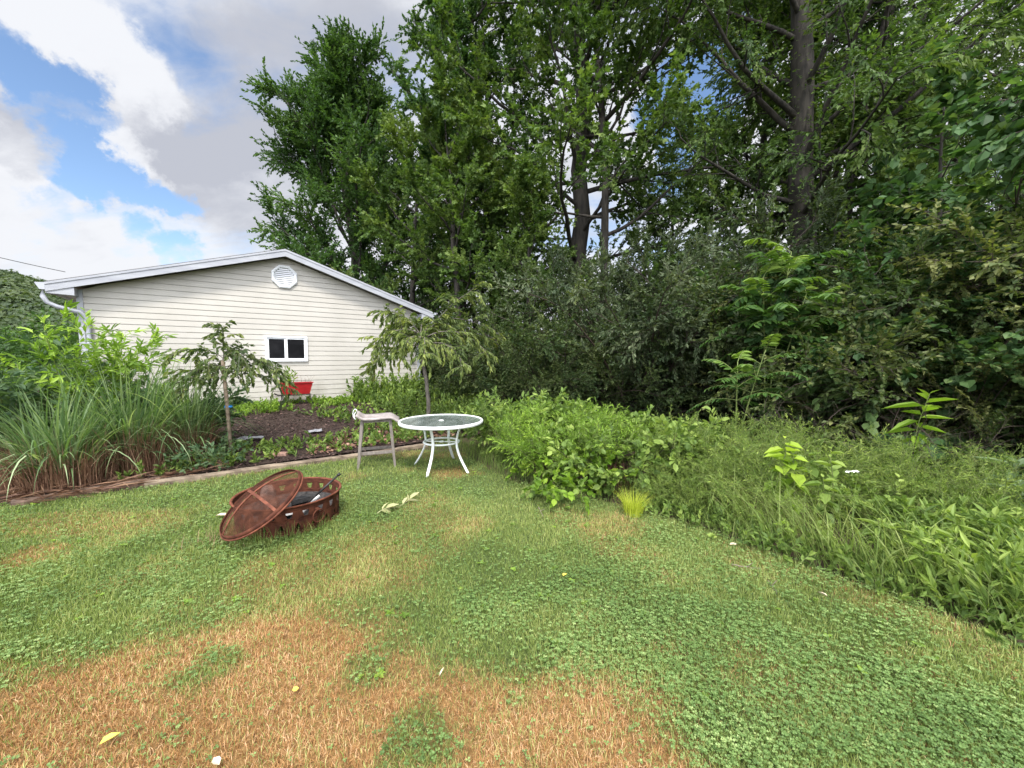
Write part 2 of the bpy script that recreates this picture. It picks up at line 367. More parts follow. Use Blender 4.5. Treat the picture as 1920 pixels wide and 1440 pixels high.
MAT['vinyl'] = simple('window_vinyl', (.74, .76, .80), (.82, .83, .85), 4, .35, bump=.02)
MAT['concrete'] = simple('block_base', (.09, .085, .08), (.2, .19, .175), 20, .9)
MAT['rust'] = simple('rusty_steel', (.032, .010, .006), (.105, .034, .018), 11, .8, spec=.2, bump=.25, bd=.003)
MAT['rustlight'] = simple('rust_red_steel', (.075, .022, .012), (.17, .056, .03), 20, .75, spec=.25, bump=.2, bd=.003)
MAT['whitepaint'] = simple('white_powder_coat', (.72, .73, .75), (.82, .82, .82), 12, .38, bump=.08, bd=.001)
MAT['stool'] = simple('weathered_resin', (.13, .11, .095), (.215, .185, .165), 22, .7, stretch=(1, 1, .3), bump=.3, bd=.002)
MAT['seat'] = simple('pale_seat_resin', (.22, .19, .18), (.33, .29, .275), 14, .6, bump=.25, bd=.002)
MAT['cord'] = simple('white_cord', (.7, .7, .7), (.85, .85, .85), 60, .8)
MAT['timber'] = simple('weathered_timber', (.075, .052, .035), (.25, .195, .14), 9, .9, stretch=(.12, 1, 1), bump=.7, bd=.01)
MAT['timberdark'] = simple('rotten_timber', (.05, .032, .024), (.17, .11, .08), 11, .95, stretch=(.15, 1, 1), bump=.8, bd=.012)
MAT['redpaint'] = simple('red_enamel', (.27, .008, .012), (.36, .014, .018), 9, .35, bump=.05)
MAT['blackiron'] = simple('black_iron', (.014, .014, .015), (.045, .042, .04), 30, .5, metal=.4)
MAT['soil'] = simple('potting_soil', (.015, .01, .008), (.05, .035, .025), 30, .95)
MAT['char'] = simple('charred_wood', (.006, .006, .006), (.035, .032, .03), 24, .85, stretch=(.25, 1, 1), bump=1, bd=.02)
MAT['log'] = simple('split_log', (.035, .023, .018), (.14, .092, .072), 16, .9, stretch=(.12, 1, 1), bump=.9, bd=.015)
MAT['ash'] = simple('white_ash_wood', (.4, .39, .38), (.72, .71, .69), 14, .9)
MAT['ashes'] = simple('ash_bed', (.008, .007, .007), (.05, .045, .042), 30, .95, bump=.8, bd=.01)
MAT['bluetape'] = simple('blue_tape', (.02, .18, .5), (.03, .26, .62), 30, .5)
MAT['fabric'] = simple('weed_barrier', (.14, .14, .155), (.3, .3, .32), 14, .7, bump=.6, bd=.01)
MAT['brick'] = simple('old_paver', (.2, .105, .075), (.36, .22, .17), 14, .9, bump=.5)
MAT['wire'] = simple('black_cable', (.02, .02, .02), (.04, .04, .04), 20, .6)
MAT['yellowleaf'] = simple('yellow_leaf', (.55, .42, .05), (.72, .60, .10), 30, .6)
MAT['paleleaf'] = simple('dry_pale_leaf', (.42, .33, .22), (.66, .56, .42), 30, .7)
MAT['wilted'] = leaf_mat('wilted_leaf', [(.24, .30, .10), (.38, .42, .20), (.52, .54, .32)], trans=.2)
MAT['twig'] = simple('dead_twig', (.10, .075, .055), (.25, .2, .16), 30, .9)
MAT['petal'] = simple('white_petal', (.75, .76, .75), (.85, .85, .85), 30, .6)

def mat_glass_top():
    m, nt, out = new_mat('pebbled_table_glass'); L = nt.links.new
    tr = nt.nodes.new('ShaderNodeBsdfTransparent'); tr.inputs[0].default_value = (.60, .68, .63, 1)
    bp = nt.nodes.new('ShaderNodeBump'); bp.inputs['Strength'].default_value = .25; bp.inputs['Distance'].default_value = .01
    L(noise(nt, 5, 4), bp.inputs['Height'])
    gl = nt.nodes.new('ShaderNodeBsdfGlossy'); gl.inputs['Roughness'].default_value = .16; gl.inputs[0].default_value = (.85, .9, .87, 1); L(bp.outputs[0], gl.inputs['Normal'])
    df = nt.nodes.new('ShaderNodeBsdfDiffuse')
    L(ramp(nt, noise(nt, 7, 6, stretch=(1, .3, 1)), [(.4, (.20, .24, .22)), (.68, (.42, .47, .44))]), df.inputs[0])
    fr = nt.nodes.new('ShaderNodeFresnel'); fr.inputs[0].default_value = 1.5
    m1 = nt.nodes.new('ShaderNodeMixShader'); m1.inputs[0].default_value = .42; L(tr.outputs[0], m1.inputs[1]); L(df.outputs[0], m1.inputs[2])
    m2 = nt.nodes.new('ShaderNodeMixShader'); L(fr.outputs[0], m2.inputs[0]); L(m1.outputs[0], m2.inputs[1]); L(gl.outputs[0], m2.inputs[2]); L(m2.outputs[0], out.inputs[0])
    return m
MAT['glasstop'] = mat_glass_top()
def mat_window():
    m, nt, out = new_mat('dark_window_glass')
    n = noise(nt, 2.5, 4)
    b = bsdf(nt, ramp(nt, n, [(.4, (.006, .006, .007)), (.7, (.016, .016, .018))]), .10, 0, .07)
    nt.links.new(b.outputs[0], out.inputs[0]); return m
MAT['pane'] = mat_window()
def mat_screen():
    m, nt, out = new_mat('rusty_wire_mesh'); L = nt.links.new
    b = bsdf(nt, ramp(nt, noise(nt, 14, 5), [(.35, (.03, .011, .006)), (.65, (.085, .03, .016))]), .85, 0, .15)
    tr = nt.nodes.new('ShaderNodeBsdfTransparent')
    tc = nt.nodes.new('ShaderNodeTexCoord'); sx = nt.nodes.new('ShaderNodeSeparateXYZ'); L(tc.outputs['Object'], sx.inputs[0])
    def wires(o):
        a = nt.nodes.new('ShaderNodeMath'); a.operation = 'PINGPONG'; a.inputs[1].default_value = .003; L(o, a.inputs[0])
        c = nt.nodes.new('ShaderNodeMath'); c.operation = 'LESS_THAN'; c.inputs[1].default_value = .00115; L(a.outputs[0], c.inputs[0]); return c.outputs[0]
    mx = nt.nodes.new('ShaderNodeMath'); mx.operation = 'MAXIMUM'; L(wires(sx.outputs[0]), mx.inputs[0]); L(wires(sx.outputs[1]), mx.inputs[1])
    ms = nt.nodes.new('ShaderNodeMixShader'); L(mx.outputs[0], ms.inputs[0]); L(tr.outputs[0], ms.inputs[1]); L(b.outputs[0], ms.inputs[2]); L(ms.outputs[0], out.inputs[0])
    return m
MAT['screen'] = mat_screen()
def mat_ground():
    m, nt, out = new_mat('yard_ground'); L = nt.links.new
    at = nt.nodes.new('ShaderNodeAttribute'); at.attribute_name = 'tint'      # 0 green turf .. 1 scorched turf
    tc = nt.nodes.new('ShaderNodeTexCoord')
    n1 = noise(nt, 30, 6, .7, tc.outputs['Object']); n2 = noise(nt, .8, 4, .6, tc.outputs['Object'])
    green = ramp(nt, n1, [(.3, (.035, .05, .018)), (.55, (.075, .10, .032)), (.75, (.12, .15, .05))])
    dead = ramp(nt, n1, [(.3, (.10, .055, .024)), (.55, (.24, .14, .055)), (.75, (.38, .25, .11))])
    earth = ramp(nt, n1, [(.3, (.03, .022, .014)), (.7, (.075, .055, .035))])
    c = mixc(nt, at.outputs['Fac'], green, dead)
    e = nt.nodes.new('ShaderNodeAttribute'); e.attribute_name = 'earth'
    c = mixc(nt, e.outputs['Fac'], c, earth)
    b = bsdf(nt, c, .95, 0, .2, n1, .8, .02); L(b.outputs[0], out.inputs[0]); return m
MAT['ground'] = mat_ground()
def mat_mulch():
    m, nt, out = new_mat('dark_mulch_bed')
    n1 = noise(nt, 26, 8, .75, stretch=(1, .45, 1))
    b = bsdf(nt, ramp(nt, n1, [(.35, (.014, .009, .007)), (.55, (.045, .03, .024)), (.72, (.12, .085, .065))]), .95, 0, .2, n1, 1, .03)
    nt.links.new(b.outputs[0], out.inputs[0]); return m
MAT['mulch'] = mat_mulch()
MAT['chips'] = leaf_mat('mulch_chips', [(.014, .010, .008), (.05, .032, .025), (.17, .12, .09)], trans=0)
MAT['hill'] = simple('hill_floor', (.03, .05, .02), (.06, .09, .035), .05, .95)

# ------------------------------------------------------------------ foliage builders (vectorised)
class Leaves:
    def __init__(s): s.p = []; s.a = []; s.n = []; s.L = []; s.W = []; s.t = []
    def add(s, p, a, n, L, W, t):
        p = np.asarray(p, float).reshape(-1, 3); k = len(p)
        s.p.append(p); s.a.append(np.broadcast_to(a, (k, 3))); s.n.append(np.broadcast_to(n, (k, 3)))
        s.L.append(np.broadcast_to(L, (k,))); s.W.append(np.broadcast_to(W, (k,))); s.t.append(np.broadcast_to(t, (k,)))
    def mesh(s, name, kind='diamond', fold=.25, curl=.12, wide=.45):
        p = np.vstack(s.p); a = nrm(np.vstack(s.a)); n = np.vstack(s.n)
        L = np.concatenate(s.L)[:, None]; Wd = np.concatenate(s.W)[:, None] / 2; t = np.concatenate(s.t)
        side = nrm(np.cross(n, a)); n = np.cross(a, side); N = len(p); i = np.arange(N)[:, None]
        if kind == 'diamond':
            V = np.stack([p, p + a * L * wide + side * Wd + n * Wd * fold, p + a * L - n * L * curl, p + a * L * wide - side * Wd + n * Wd * fold], 1)
            T = np.concatenate([i * 4 + np.array([[0, 2, 1]]), i * 4 + np.array([[0, 3, 2]])])
            return mesh_np(name, V, None, T, np.repeat(t, 4))
        if kind == 'oval':
            f = n * Wd * fold
            V = np.stack([p, p + a * L * .28 + side * Wd * .85 + f, p + a * L * .62 + side * Wd * .9 + f - n * L * curl * .4, p + a * L - n * L * curl,
                          p + a * L * .62 - side * Wd * .9 + f - n * L * curl * .4, p + a * L * .28 - side * Wd * .85 + f], 1)
            Q = np.concatenate([i * 6 + np.array([[0, 3, 2, 1]]), i * 6 + np.array([[0, 5, 4, 3]])])
            return mesh_np(name, V, Q, None, np.repeat(t, 6))
        if kind == 'star':      # three pointed lobes, maple like
            f = n * Wd * fold
            V = np.stack([p, p + a * L * .15 + side * Wd * .75, p + a * L * .62 + side * Wd * 1.1 + f, p + a * L * .52 + side * Wd * .38, p + a * L - n * L * curl,
                          p + a * L * .52 - side * Wd * .38, p + a * L * .62 - side * Wd * 1.1 + f, p + a * L * .15 - side * Wd * .75], 1)
            Q = np.concatenate([i * 8 + np.array([[0, 3, 2, 1]]), i * 8 + np.array([[0, 7, 6, 5]]), i * 8 + np.array([[0, 5, 4, 3]])])
            return mesh_np(name, V, Q, None, np.repeat(t, 8))
def tubes_batch(Pt, Rd, sides=3):
    Pt = np.asarray(Pt, float); N, k, _ = Pt.shape
    Rd = np.broadcast_to(Rd, (N, k))
    t = np.gradient(Pt, axis=1); t = nrm(t)
    ref = np.zeros_like(t); ref[..., 2] = 1
    bad = np.abs(t[..., 2]).max(1) > .9
    ref[bad] = (1, 0.2, 0)
    a = nrm(np.cross(t, ref)); b = np.cross(a, t)
    th = np.arange(sides) * 2 * np.pi / sides
    V = Pt[:, :, None] + Rd[:, :, None, None] * (np.cos(th)[:, None] * a[:, :, None] + np.sin(th)[:, None] * b[:, :, None])
    q = []
    for i in range(k - 1):
        for j in range(sides):
            q.append((i * sides + j, i * sides + (j + 1) % sides, (i + 1) * sides + (j + 1) % sides, (i + 1) * sides + j))
    Q = (np.arange(N)[:, None, None] * (k * sides) + np.array(q)[None]).reshape(-1, 4)
    return V.reshape(-1, 3), Q
class Bark:
    def __init__(s): s.mb = MB()
    def batch(s, Pt, Rd, sides): 
        if len(Pt): s.mb.add(*tubes_batch(Pt, Rd, sides))
def blades(rng, base, h, lean_dir, lean, width, seg=3, tint=None, wob=.3):
    """curved grass blades: base (N,3), h length, lean_dir (N,2), lean amount 0..1.5, returns mesh arrays"""
    N = len(base); s = np.linspace(0, 1, seg + 1)
    ld = np.concatenate([lean_dir, np.zeros((N, 1))], 1)
    side = np.stack([-lean_dir[:, 1], lean_dir[:, 0], np.zeros(N)], 1)
    ang = rng.uniform(-wob, wob, N)[:, None]
    side = nrm(side * np.cos(ang * 3) + ld * np.sin(ang * 3))
    th = lean[:, None] * s[None] ** 1.0           # bend angle grows along the blade
    dz = np.cos(th); dx = np.sin(th)
    step = (h / seg)[:, None]
    X = np.concatenate([np.zeros((N, 1)), np.cumsum((dx[:, 1:] + dx[:, :-1]) / 2 * step, 1)], 1)
    Z = np.concatenate([np.zeros((N, 1)), np.cumsum((dz[:, 1:] + dz[:, :-1]) / 2 * step, 1)], 1)
    C = base[:, None] + ld[:, None] * X[..., None] + np.array([0, 0, 1.0]) * Z[..., None]
    w = width[:, None] * (1 - s[None] ** 1.6) * np.where(s[None] < .05, .8, 1) / 2
    w[:, -1] = 0
    Lf = C + side[:, None] * w[..., None]; Rt = C[:, :-1] - side[:, None] * w[:, :-1, None]
    V = np.concatenate([Lf, Rt], 1); nv = 2 * seg + 1
    q = [(i, seg + 1 + i, seg + 2 + i, i + 1) for i in range(seg - 1)]
    i = np.arange(N)[:, None, None] * nv
    Q = (i + np.array(q)[None]).reshape(-1, 4) if seg > 1 else None
    T = (np.arange(N)[:, None] * nv + np.array([[seg - 1, 2 * seg, seg]]))
    return V.reshape(-1, 3), Q, T, np.repeat(rng.uniform(0, 1, N) if tint is None else tint, nv)

def grow(rng, p0, d0, length, k, up=0.0, wander=.12, sag=0.0):
    """a batch of curved paths: p0,d0 (N,3), length (N,), k points; up bends towards the sky, sag bends down towards the tip"""
    N = len(p0); Pt = np.zeros((N, k, 3)); Pt[:, 0] = p0; d = nrm(d0.astype(float)); st = (length / (k - 1))[:, None]
    for i in range(1, k):
        d = d + rng.normal(0, wander, (N, 3)); d[:, 2] += up - sag * (i / (k - 1)); d = nrm(d)
        Pt[:, i] = Pt[:, i - 1] + d * st
    return Pt
def sample_on(rng, Pt, n, lo=.2, hi=1.0, even=True):
    """n points on every path; returns index, point, tangent, parameter"""
    N, k, _ = Pt.shape
    t = (np.linspace(lo, hi, n)[None] + rng.uniform(-.5, .5, (N, n)) * (hi - lo) / max(n, 1)) if even else rng.uniform(lo, hi, (N, n))
    t = np.clip(t, 0, .999); x = t * (k - 1); i = x.astype(int); f = (x - i)[..., None]
    r = np.arange(N)[:, None]
    A = Pt[r, i]; B = Pt[r, i + 1]
    return np.repeat(np.arange(N), n), (A + (B - A) * f).reshape(-1, 3), nrm(B - A).reshape(-1, 3), t.ravel()
def spread(rng, tan, ang_lo, ang_hi, upb=0.0):
    """directions leaving the tangents at an angle, random round it"""
    N = len(tan); r = rng.normal(0, 1, (N, 3)); perp = nrm(r - (r * tan).sum(1, keepdims=True) * tan)
    a = rng.uniform(ang_lo, ang_hi, N)[:, None]
    d = tan * np.cos(a) + perp * np.sin(a); d[:, 2] += upb
    return nrm(d)
def leafing(rng, lv, Pt, n, L, W, out=.9, droop=.3, flat=.6, tlo=0, thi=1, lo=.12, tbias=None, size_var=.25):
    idx, p, tn, t = sample_on(rng, Pt, n, lo, 1.0)
    N = len(p); sd = spread(rng, tn, .5, 1.25); a = nrm(tn * (1 - out * .5) + sd * out + np.array([0, 0, -droop]))
    nn = nrm(np.array([0, 0, 1.0]) * flat + rng.normal(0, .45, (N, 3)))
    s = rng.uniform(1 - size_var, 1 + size_var, N)
    tt = np.clip(rng.normal(.42, .2, N), 0, 1) * (thi - tlo) + tlo
    if tbias is not None: tt = np.clip(tt + tbias[idx], 0, 1)
    lv.add(p, a, nn, L * s, W * s, tt)

def crown_on(rng, limbs, lr, bark, lv, n_br, br_len, n_tw, tw_len, n_leaf, leaf, br_ang=(.5, 1.1), br_up=.05, br_sag=0, tw_sag=.1, tw_ang=(.3, 1.1), droop=.3, flat=.6, br_lo=.25, wander=.12, taper=True, tints=(0, 1), tw_bark=True, out=.9, clump=.22):
    """branches, twigs and leaves on a batch of limbs (N,k,3)"""
    N = len(limbs)
    llen = np.linalg.norm(np.diff(limbs, axis=1), axis=2).sum(1)
    idx, p, tn, t = sample_on(rng, limbs, n_br, br_lo, 1.0)
    d = spread(rng, tn, *br_ang, upb=.15)
    ln = br_len * llen[idx] * (1.15 - .7 * t if taper else 1) * rng.uniform(.7, 1.3, len(p))
    br = grow(rng, p, d, ln, 5, br_up, wander, br_sag)
    br_r = np.clip(lr[idx] * .42 * (1 - .6 * t), .003, None)
    bark.batch(br, br_r[:, None] * np.linspace(1, .25, 5)[None], 4)
    allp = np.concatenate([br])
    idx2, p2, tn2, t2 = sample_on(rng, allp, n_tw, .12, 1.0)
    d2 = spread(rng, tn2, *tw_ang, upb=.1)
    tl = tw_len * rng.uniform(.6, 1.35, len(p2))
    tw = grow(rng, p2, d2, tl, 4, .02, .1, tw_sag)
    if tw_bark: bark.batch(tw, np.array([.004, .0032, .0022, .001])[None] * (1 if tw_len > .3 else .6), 3)
    tb = rng.normal(0, clump, len(br))[idx2]
    leafing(rng, lv, tw, n_leaf, leaf[0], leaf[1], out, droop, flat, tints[0], tints[1], tbias=tb)
    return br

def tree(name, label, loc, seed, trunk, tr, limb_t, n_limb, limb_len, limb_el, leaf, mat, kind='diamond', n_br=8, br_len=.42, n_tw=9, tw_len=.55, n_leaf=12, limb_up=.06, limb_sag=0, az=None, droop=.3, flat=.6, tw_sag=.1, barkmat='bark', cat='tree', group=None, tints=(0, 1), extra=None, br_sag=0, out=.9, wander=.1):
    """trunk: list of (dx,dy,z); tr: radii; limb_t: (lo,hi) fraction of the trunk carrying limbs; limb_len(t), limb_el(t) callables"""
    rng = np.random.default_rng(seed)
    t = thing(name, label, cat, loc, 0, group)
    T = np.asarray(trunk, float)
    # smooth trunk
    s = np.linspace(0, 1, len(T)); ss = np.linspace(0, 1, 14)
    TT = np.stack([np.interp(ss, s, T[:, i]) for i in range(3)], 1); TT[1:-1, :2] += rng.normal(0, tr[0] * .22, (12, 2))
    rr = np.interp(ss, np.linspace(0, 1, len(tr)), tr); rr[0] *= 1.35
    bk = Bark(); bk.mb.tube(TT, rr, 10)
    lt = np.linspace(limb_t[0], limb_t[1], n_limb) + rng.uniform(-.02, .02, n_limb); lt = np.clip(lt, 0, .995)
    x = lt * 13; i = np.clip(x.astype(int), 0, 12); f = (x - i)[:, None]
    p = TT[i] * (1 - f) + TT[i + 1] * f
    a = (np.arange(n_limb) * 2.39996 + rng.uniform(-.4, .4, n_limb)) if az is None else np.array([az(k, rng) for k in range(n_limb)])
    u = (lt - limb_t[0]) / (limb_t[1] - limb_t[0] + 1e-6)
    el = np.array([limb_el(v) for v in u]) + rng.uniform(-.12, .12, n_limb)
    ln = np.array([limb_len(v) for v in u]) * rng.uniform(.8, 1.2, n_limb)
    d = np.stack([np.cos(a) * np.cos(el), np.sin(a) * np.cos(el), np.sin(el)], 1)
    limbs = grow(rng, p, d, ln, 8, limb_up, wander, limb_sag)
    lr = np.minimum(np.interp(lt, np.linspace(0, 1, len(tr)), tr) * .55, .012 + ln * .014)
    bk.batch(limbs, lr[:, None] * np.linspace(1, .2, 8)[None], 6)
    lv = Leaves()
    crown_on(rng, limbs, lr, bk, lv, n_br, br_len, n_tw, tw_len, n_leaf, leaf, droop=droop, flat=flat, tw_sag=tw_sag, tints=tints, br_sag=br_sag, out=out)
    if extra: extra(rng, TT, rr, bk, lv)
    link('trunk', bk.mb.mesh('trunk', True), t, MAT[barkmat])
    link('crown', lv.mesh('crown', kind), t, MAT[mat])
    return t

def shrub(name, label, loc, seed, n_stem, height, radius, leaf, mat, kind='diamond', el=(.7, 1.5), n_br=8, br_len=.4, n_tw=8, tw_len=.3, n_leaf=10, up=.0, sag=.25, base_r=.25, r=.014, droop=.2, flat=.6, cat='shrub', group=None, stem_mat='bushstem', br_lo=.25, tints=(0, 1), az=None, br_ang=(.5, 1.1), parts=('stems', 'foliage'), squash=(1, 1), tw_sag=.1, out=.9, br_sag=0.05, clump=.22):
    rng = np.random.default_rng(seed)
    t = thing(name, label, cat, loc, 0, group)
    a = rng.uniform(0, 2 * np.pi, n_stem) if az is None else rng.uniform(az[0], az[1], n_stem)
    q = np.sqrt(rng.uniform(0, 1, n_stem)); e = el[1] + (el[0] - el[1]) * rng.uniform(0, 1, n_stem) ** .8
    p = np.stack([np.cos(a) * base_r * q * squash[0], np.sin(a) * base_r * q * squash[1], np.zeros(n_stem)], 1)
    d = np.stack([np.cos(a) * np.cos(e) * squash[0], np.sin(a) * np.cos(e) * squash[1], np.sin(e)], 1)
    ln = (height * np.sin(e) + radius * np.cos(e)) * rng.uniform(.75, 1.12, n_stem)
    st = grow(rng, p, d, ln, 9, up, .07, sag)
    st[..., 2] = np.where(st[..., 2] < .04, .04 + .02 * rng.random(st.shape[:2]), st[..., 2]); st[:, 0, 2] = -.02
    bk = Bark(); rr = r * rng.uniform(.7, 1.3, n_stem); bk.batch(st, rr[:, None] * np.linspace(1, .25, 9)[None], 5)
    lv = Leaves()
    crown_on(rng, st, rr, bk, lv, n_br, br_len, n_tw, tw_len, n_leaf, leaf, droop=droop, flat=flat, br_lo=br_lo, tints=tints, br_ang=br_ang, tw_sag=tw_sag, out=out, br_sag=br_sag, clump=clump)
    tv = np.repeat(rng.uniform(0, 1, 1), bk.mb.n)
    me = bk.mb.mesh(parts[0], True, np.random.default_rng(seed).uniform(.2, .8, bk.mb.n))
    link(parts[0], me, t, MAT[stem_mat])
    link(parts[1], lv.mesh(parts[1], kind), t, MAT[mat])
    return t

# ------------------------------------------------------------------ ground, bed, hill
def build_ground():
    def axis(lo, hi, st, far):
        mid = np.arange(lo, hi + 1e-6, st); g = []; v = st; p = hi
        while p < far: v *= 1.35; p += v; g.append(p)
        h = []; v = st; p = lo
        while p > -far: v *= 1.35; p -= v; h.append(p)
        return np.concatenate([h[::-1], mid, g])
    xs = axis(-7, 5, .055, 1800); ys = axis(0.6, 9, .055, 1800)
    X, Y = np.meshgrid(xs, ys); Z = gh(X, Y) + .018 * (fbm(X * 1.3, Y * 1.3, 3) - .5) * (np.abs(X) < 12) * (np.abs(Y) < 16)
    far = np.hypot(X, Y); Z = Z - smooth(far, 22, 60) * 2.0
    nx, ny = len(xs), len(ys); idx = np.arange(nx * ny).reshape(ny, nx)
    Q = np.stack([idx[:-1, :-1], idx[:-1, 1:], idx[1:, 1:], idx[1:, :-1]], -1).reshape(-1, 4)
    dd = deadness(X, Y) * in_lawn(X, Y)
    me = mesh_np('ground', np.stack([X, Y, Z], -1), Q, None, dd, True)
    w = .10 * (fbm(X * 5, Y * 5, 31) - .5)
    e = np.where(inside(X + w, Y + w, LAWN), 0, 1.0) * (1 - smooth(far, 25, 60))
    at = me.attributes.new('earth', 'FLOAT', 'POINT'); at.data.foreach_set('value', e.astype(np.float32).ravel())
    o = link('ground', me, None, MAT['ground']); tag(o, kind='structure')
build_ground()
def sl(s, l): return GA + GWD * l + GN * s
def build_bed():
    rng = np.random.default_rng(4)
    ls = np.linspace(.6, 7.6, 90); ss = np.linspace(.06, 4.42, 60)
    S, L = np.meshgrid(ss, ls, indexing='ij'); X = GA[0] + GWD[0] * L + GN[0] * S; Y = GA[1] + GWD[1] * L + GN[1] * S
    Z = gh(X, Y) + .022 + .03 * fbm(X * 4, Y * 4, 8)
    idx = np.arange(X.size).reshape(X.shape)
    Q = np.stack([idx[:-1, :-1], idx[:-1, 1:], idx[1:, 1:], idx[1:, :-1]], -1).reshape(-1, 4)
    tag(link('mulch_bed', mesh_np('mulch_bed', np.stack([X, Y, Z], -1), Q, None, None, True), None, MAT['mulch']), kind='structure')
    n = 16000
    l = rng.uniform(.4, 7.8, n); s = rng.uniform(.1, 4.5, n); x = GA[0] + GWD[0] * l + GN[0] * s; y = GA[1] + GWD[1] * l + GN[1] * s
    a = rng.uniform(0, 6.28, n); lv = Leaves()
    lv.add(np.stack([x, y, gh(x, y) + .03 + rng.uniform(0, .035, n)], 1), np.stack([np.cos(a), np.sin(a), rng.uniform(-.4, .5, n)], 1), nrm(np.array([0, 0, 1]) + rng.normal(0, .5, (n, 3))), rng.uniform(.03, .10, n), rng.uniform(.008, .025, n), np.clip(rng.normal(.4, .3, n), 0, 1))
    tag(link('mulch_chips', lv.mesh('mulch_chips', 'diamond', .1, 0), None, MAT['chips']), 'dark shredded mulch scattered over the planting bed before the garage', 'mulch', kind='stuff')
build_bed()
def build_hill():
    rng = np.random.default_rng(12)
    us = np.linspace(-260, -40, 60); vs = np.linspace(70, 260, 50)
    X, Y = np.meshgrid(us, vs)
    def hz(x, y): 
        r = smooth(y, 75, 190) * (5 + 36 * smooth(-x / np.maximum(y, 1), .7, 1.5))
        return r + 5 * (fbm(x * .02, y * .02, 41) - .5) * smooth(y, 75, 150) - 2.2
    idx = np.arange(X.size).reshape(X.shape); Q = np.stack([idx[:-1, :-1], idx[:-1, 1:], idx[1:, 1:], idx[1:, :-1]], -1).reshape(-1, 4)
    tag(link('hill', mesh_np('hill', np.stack([X, Y, hz(X, Y)], -1), Q, None, None, True), None, MAT['hill']), kind='structure')
    n = 1500; x = rng.uniform(-250, -85, n); y = rng.uniform(95, 215, n); k = (x / y > -1.75) & (x / y < -.95); x, y = x[k], y[k]; n = len(x)
    lv = Leaves(); r = rng.uniform(3.0, 5.5, n); m = 150
    d = nrm(rng.normal(0, 1, (n, m, 3))); d[..., 2] = np.abs(d[..., 2]) * 1.1 - .25
    c = np.stack([x, y, hz(x, y) + 4 + r * .4], 1)
    p = c[:, None] + d * r[:, None, None] * rng.uniform(.75, 1.08, (n, m, 1))
    tt = np.clip(rng.normal(.45, .2, (n, 1)) + rng.normal(0, .16, (n, m)), 0, 1)
    ax = nrm(np.cross(d, rng.normal(0, 1, (n, m, 3))))
    lv.add(p.reshape(-1, 3), ax.reshape(-1, 3), nrm(d + rng.normal(0, .35, d.shape)).reshape(-1, 3), rng.uniform(.9, 1.9, n * m), rng.uniform(.8, 1.5, n * m), tt.ravel())
    tag(link('hillside_forest', lv.mesh('hillside_forest'), None, MAT['forest']), 'distant wooded hillside of rounded green crowns beyond the garage', 'forest', kind='stuff')
build_hill()

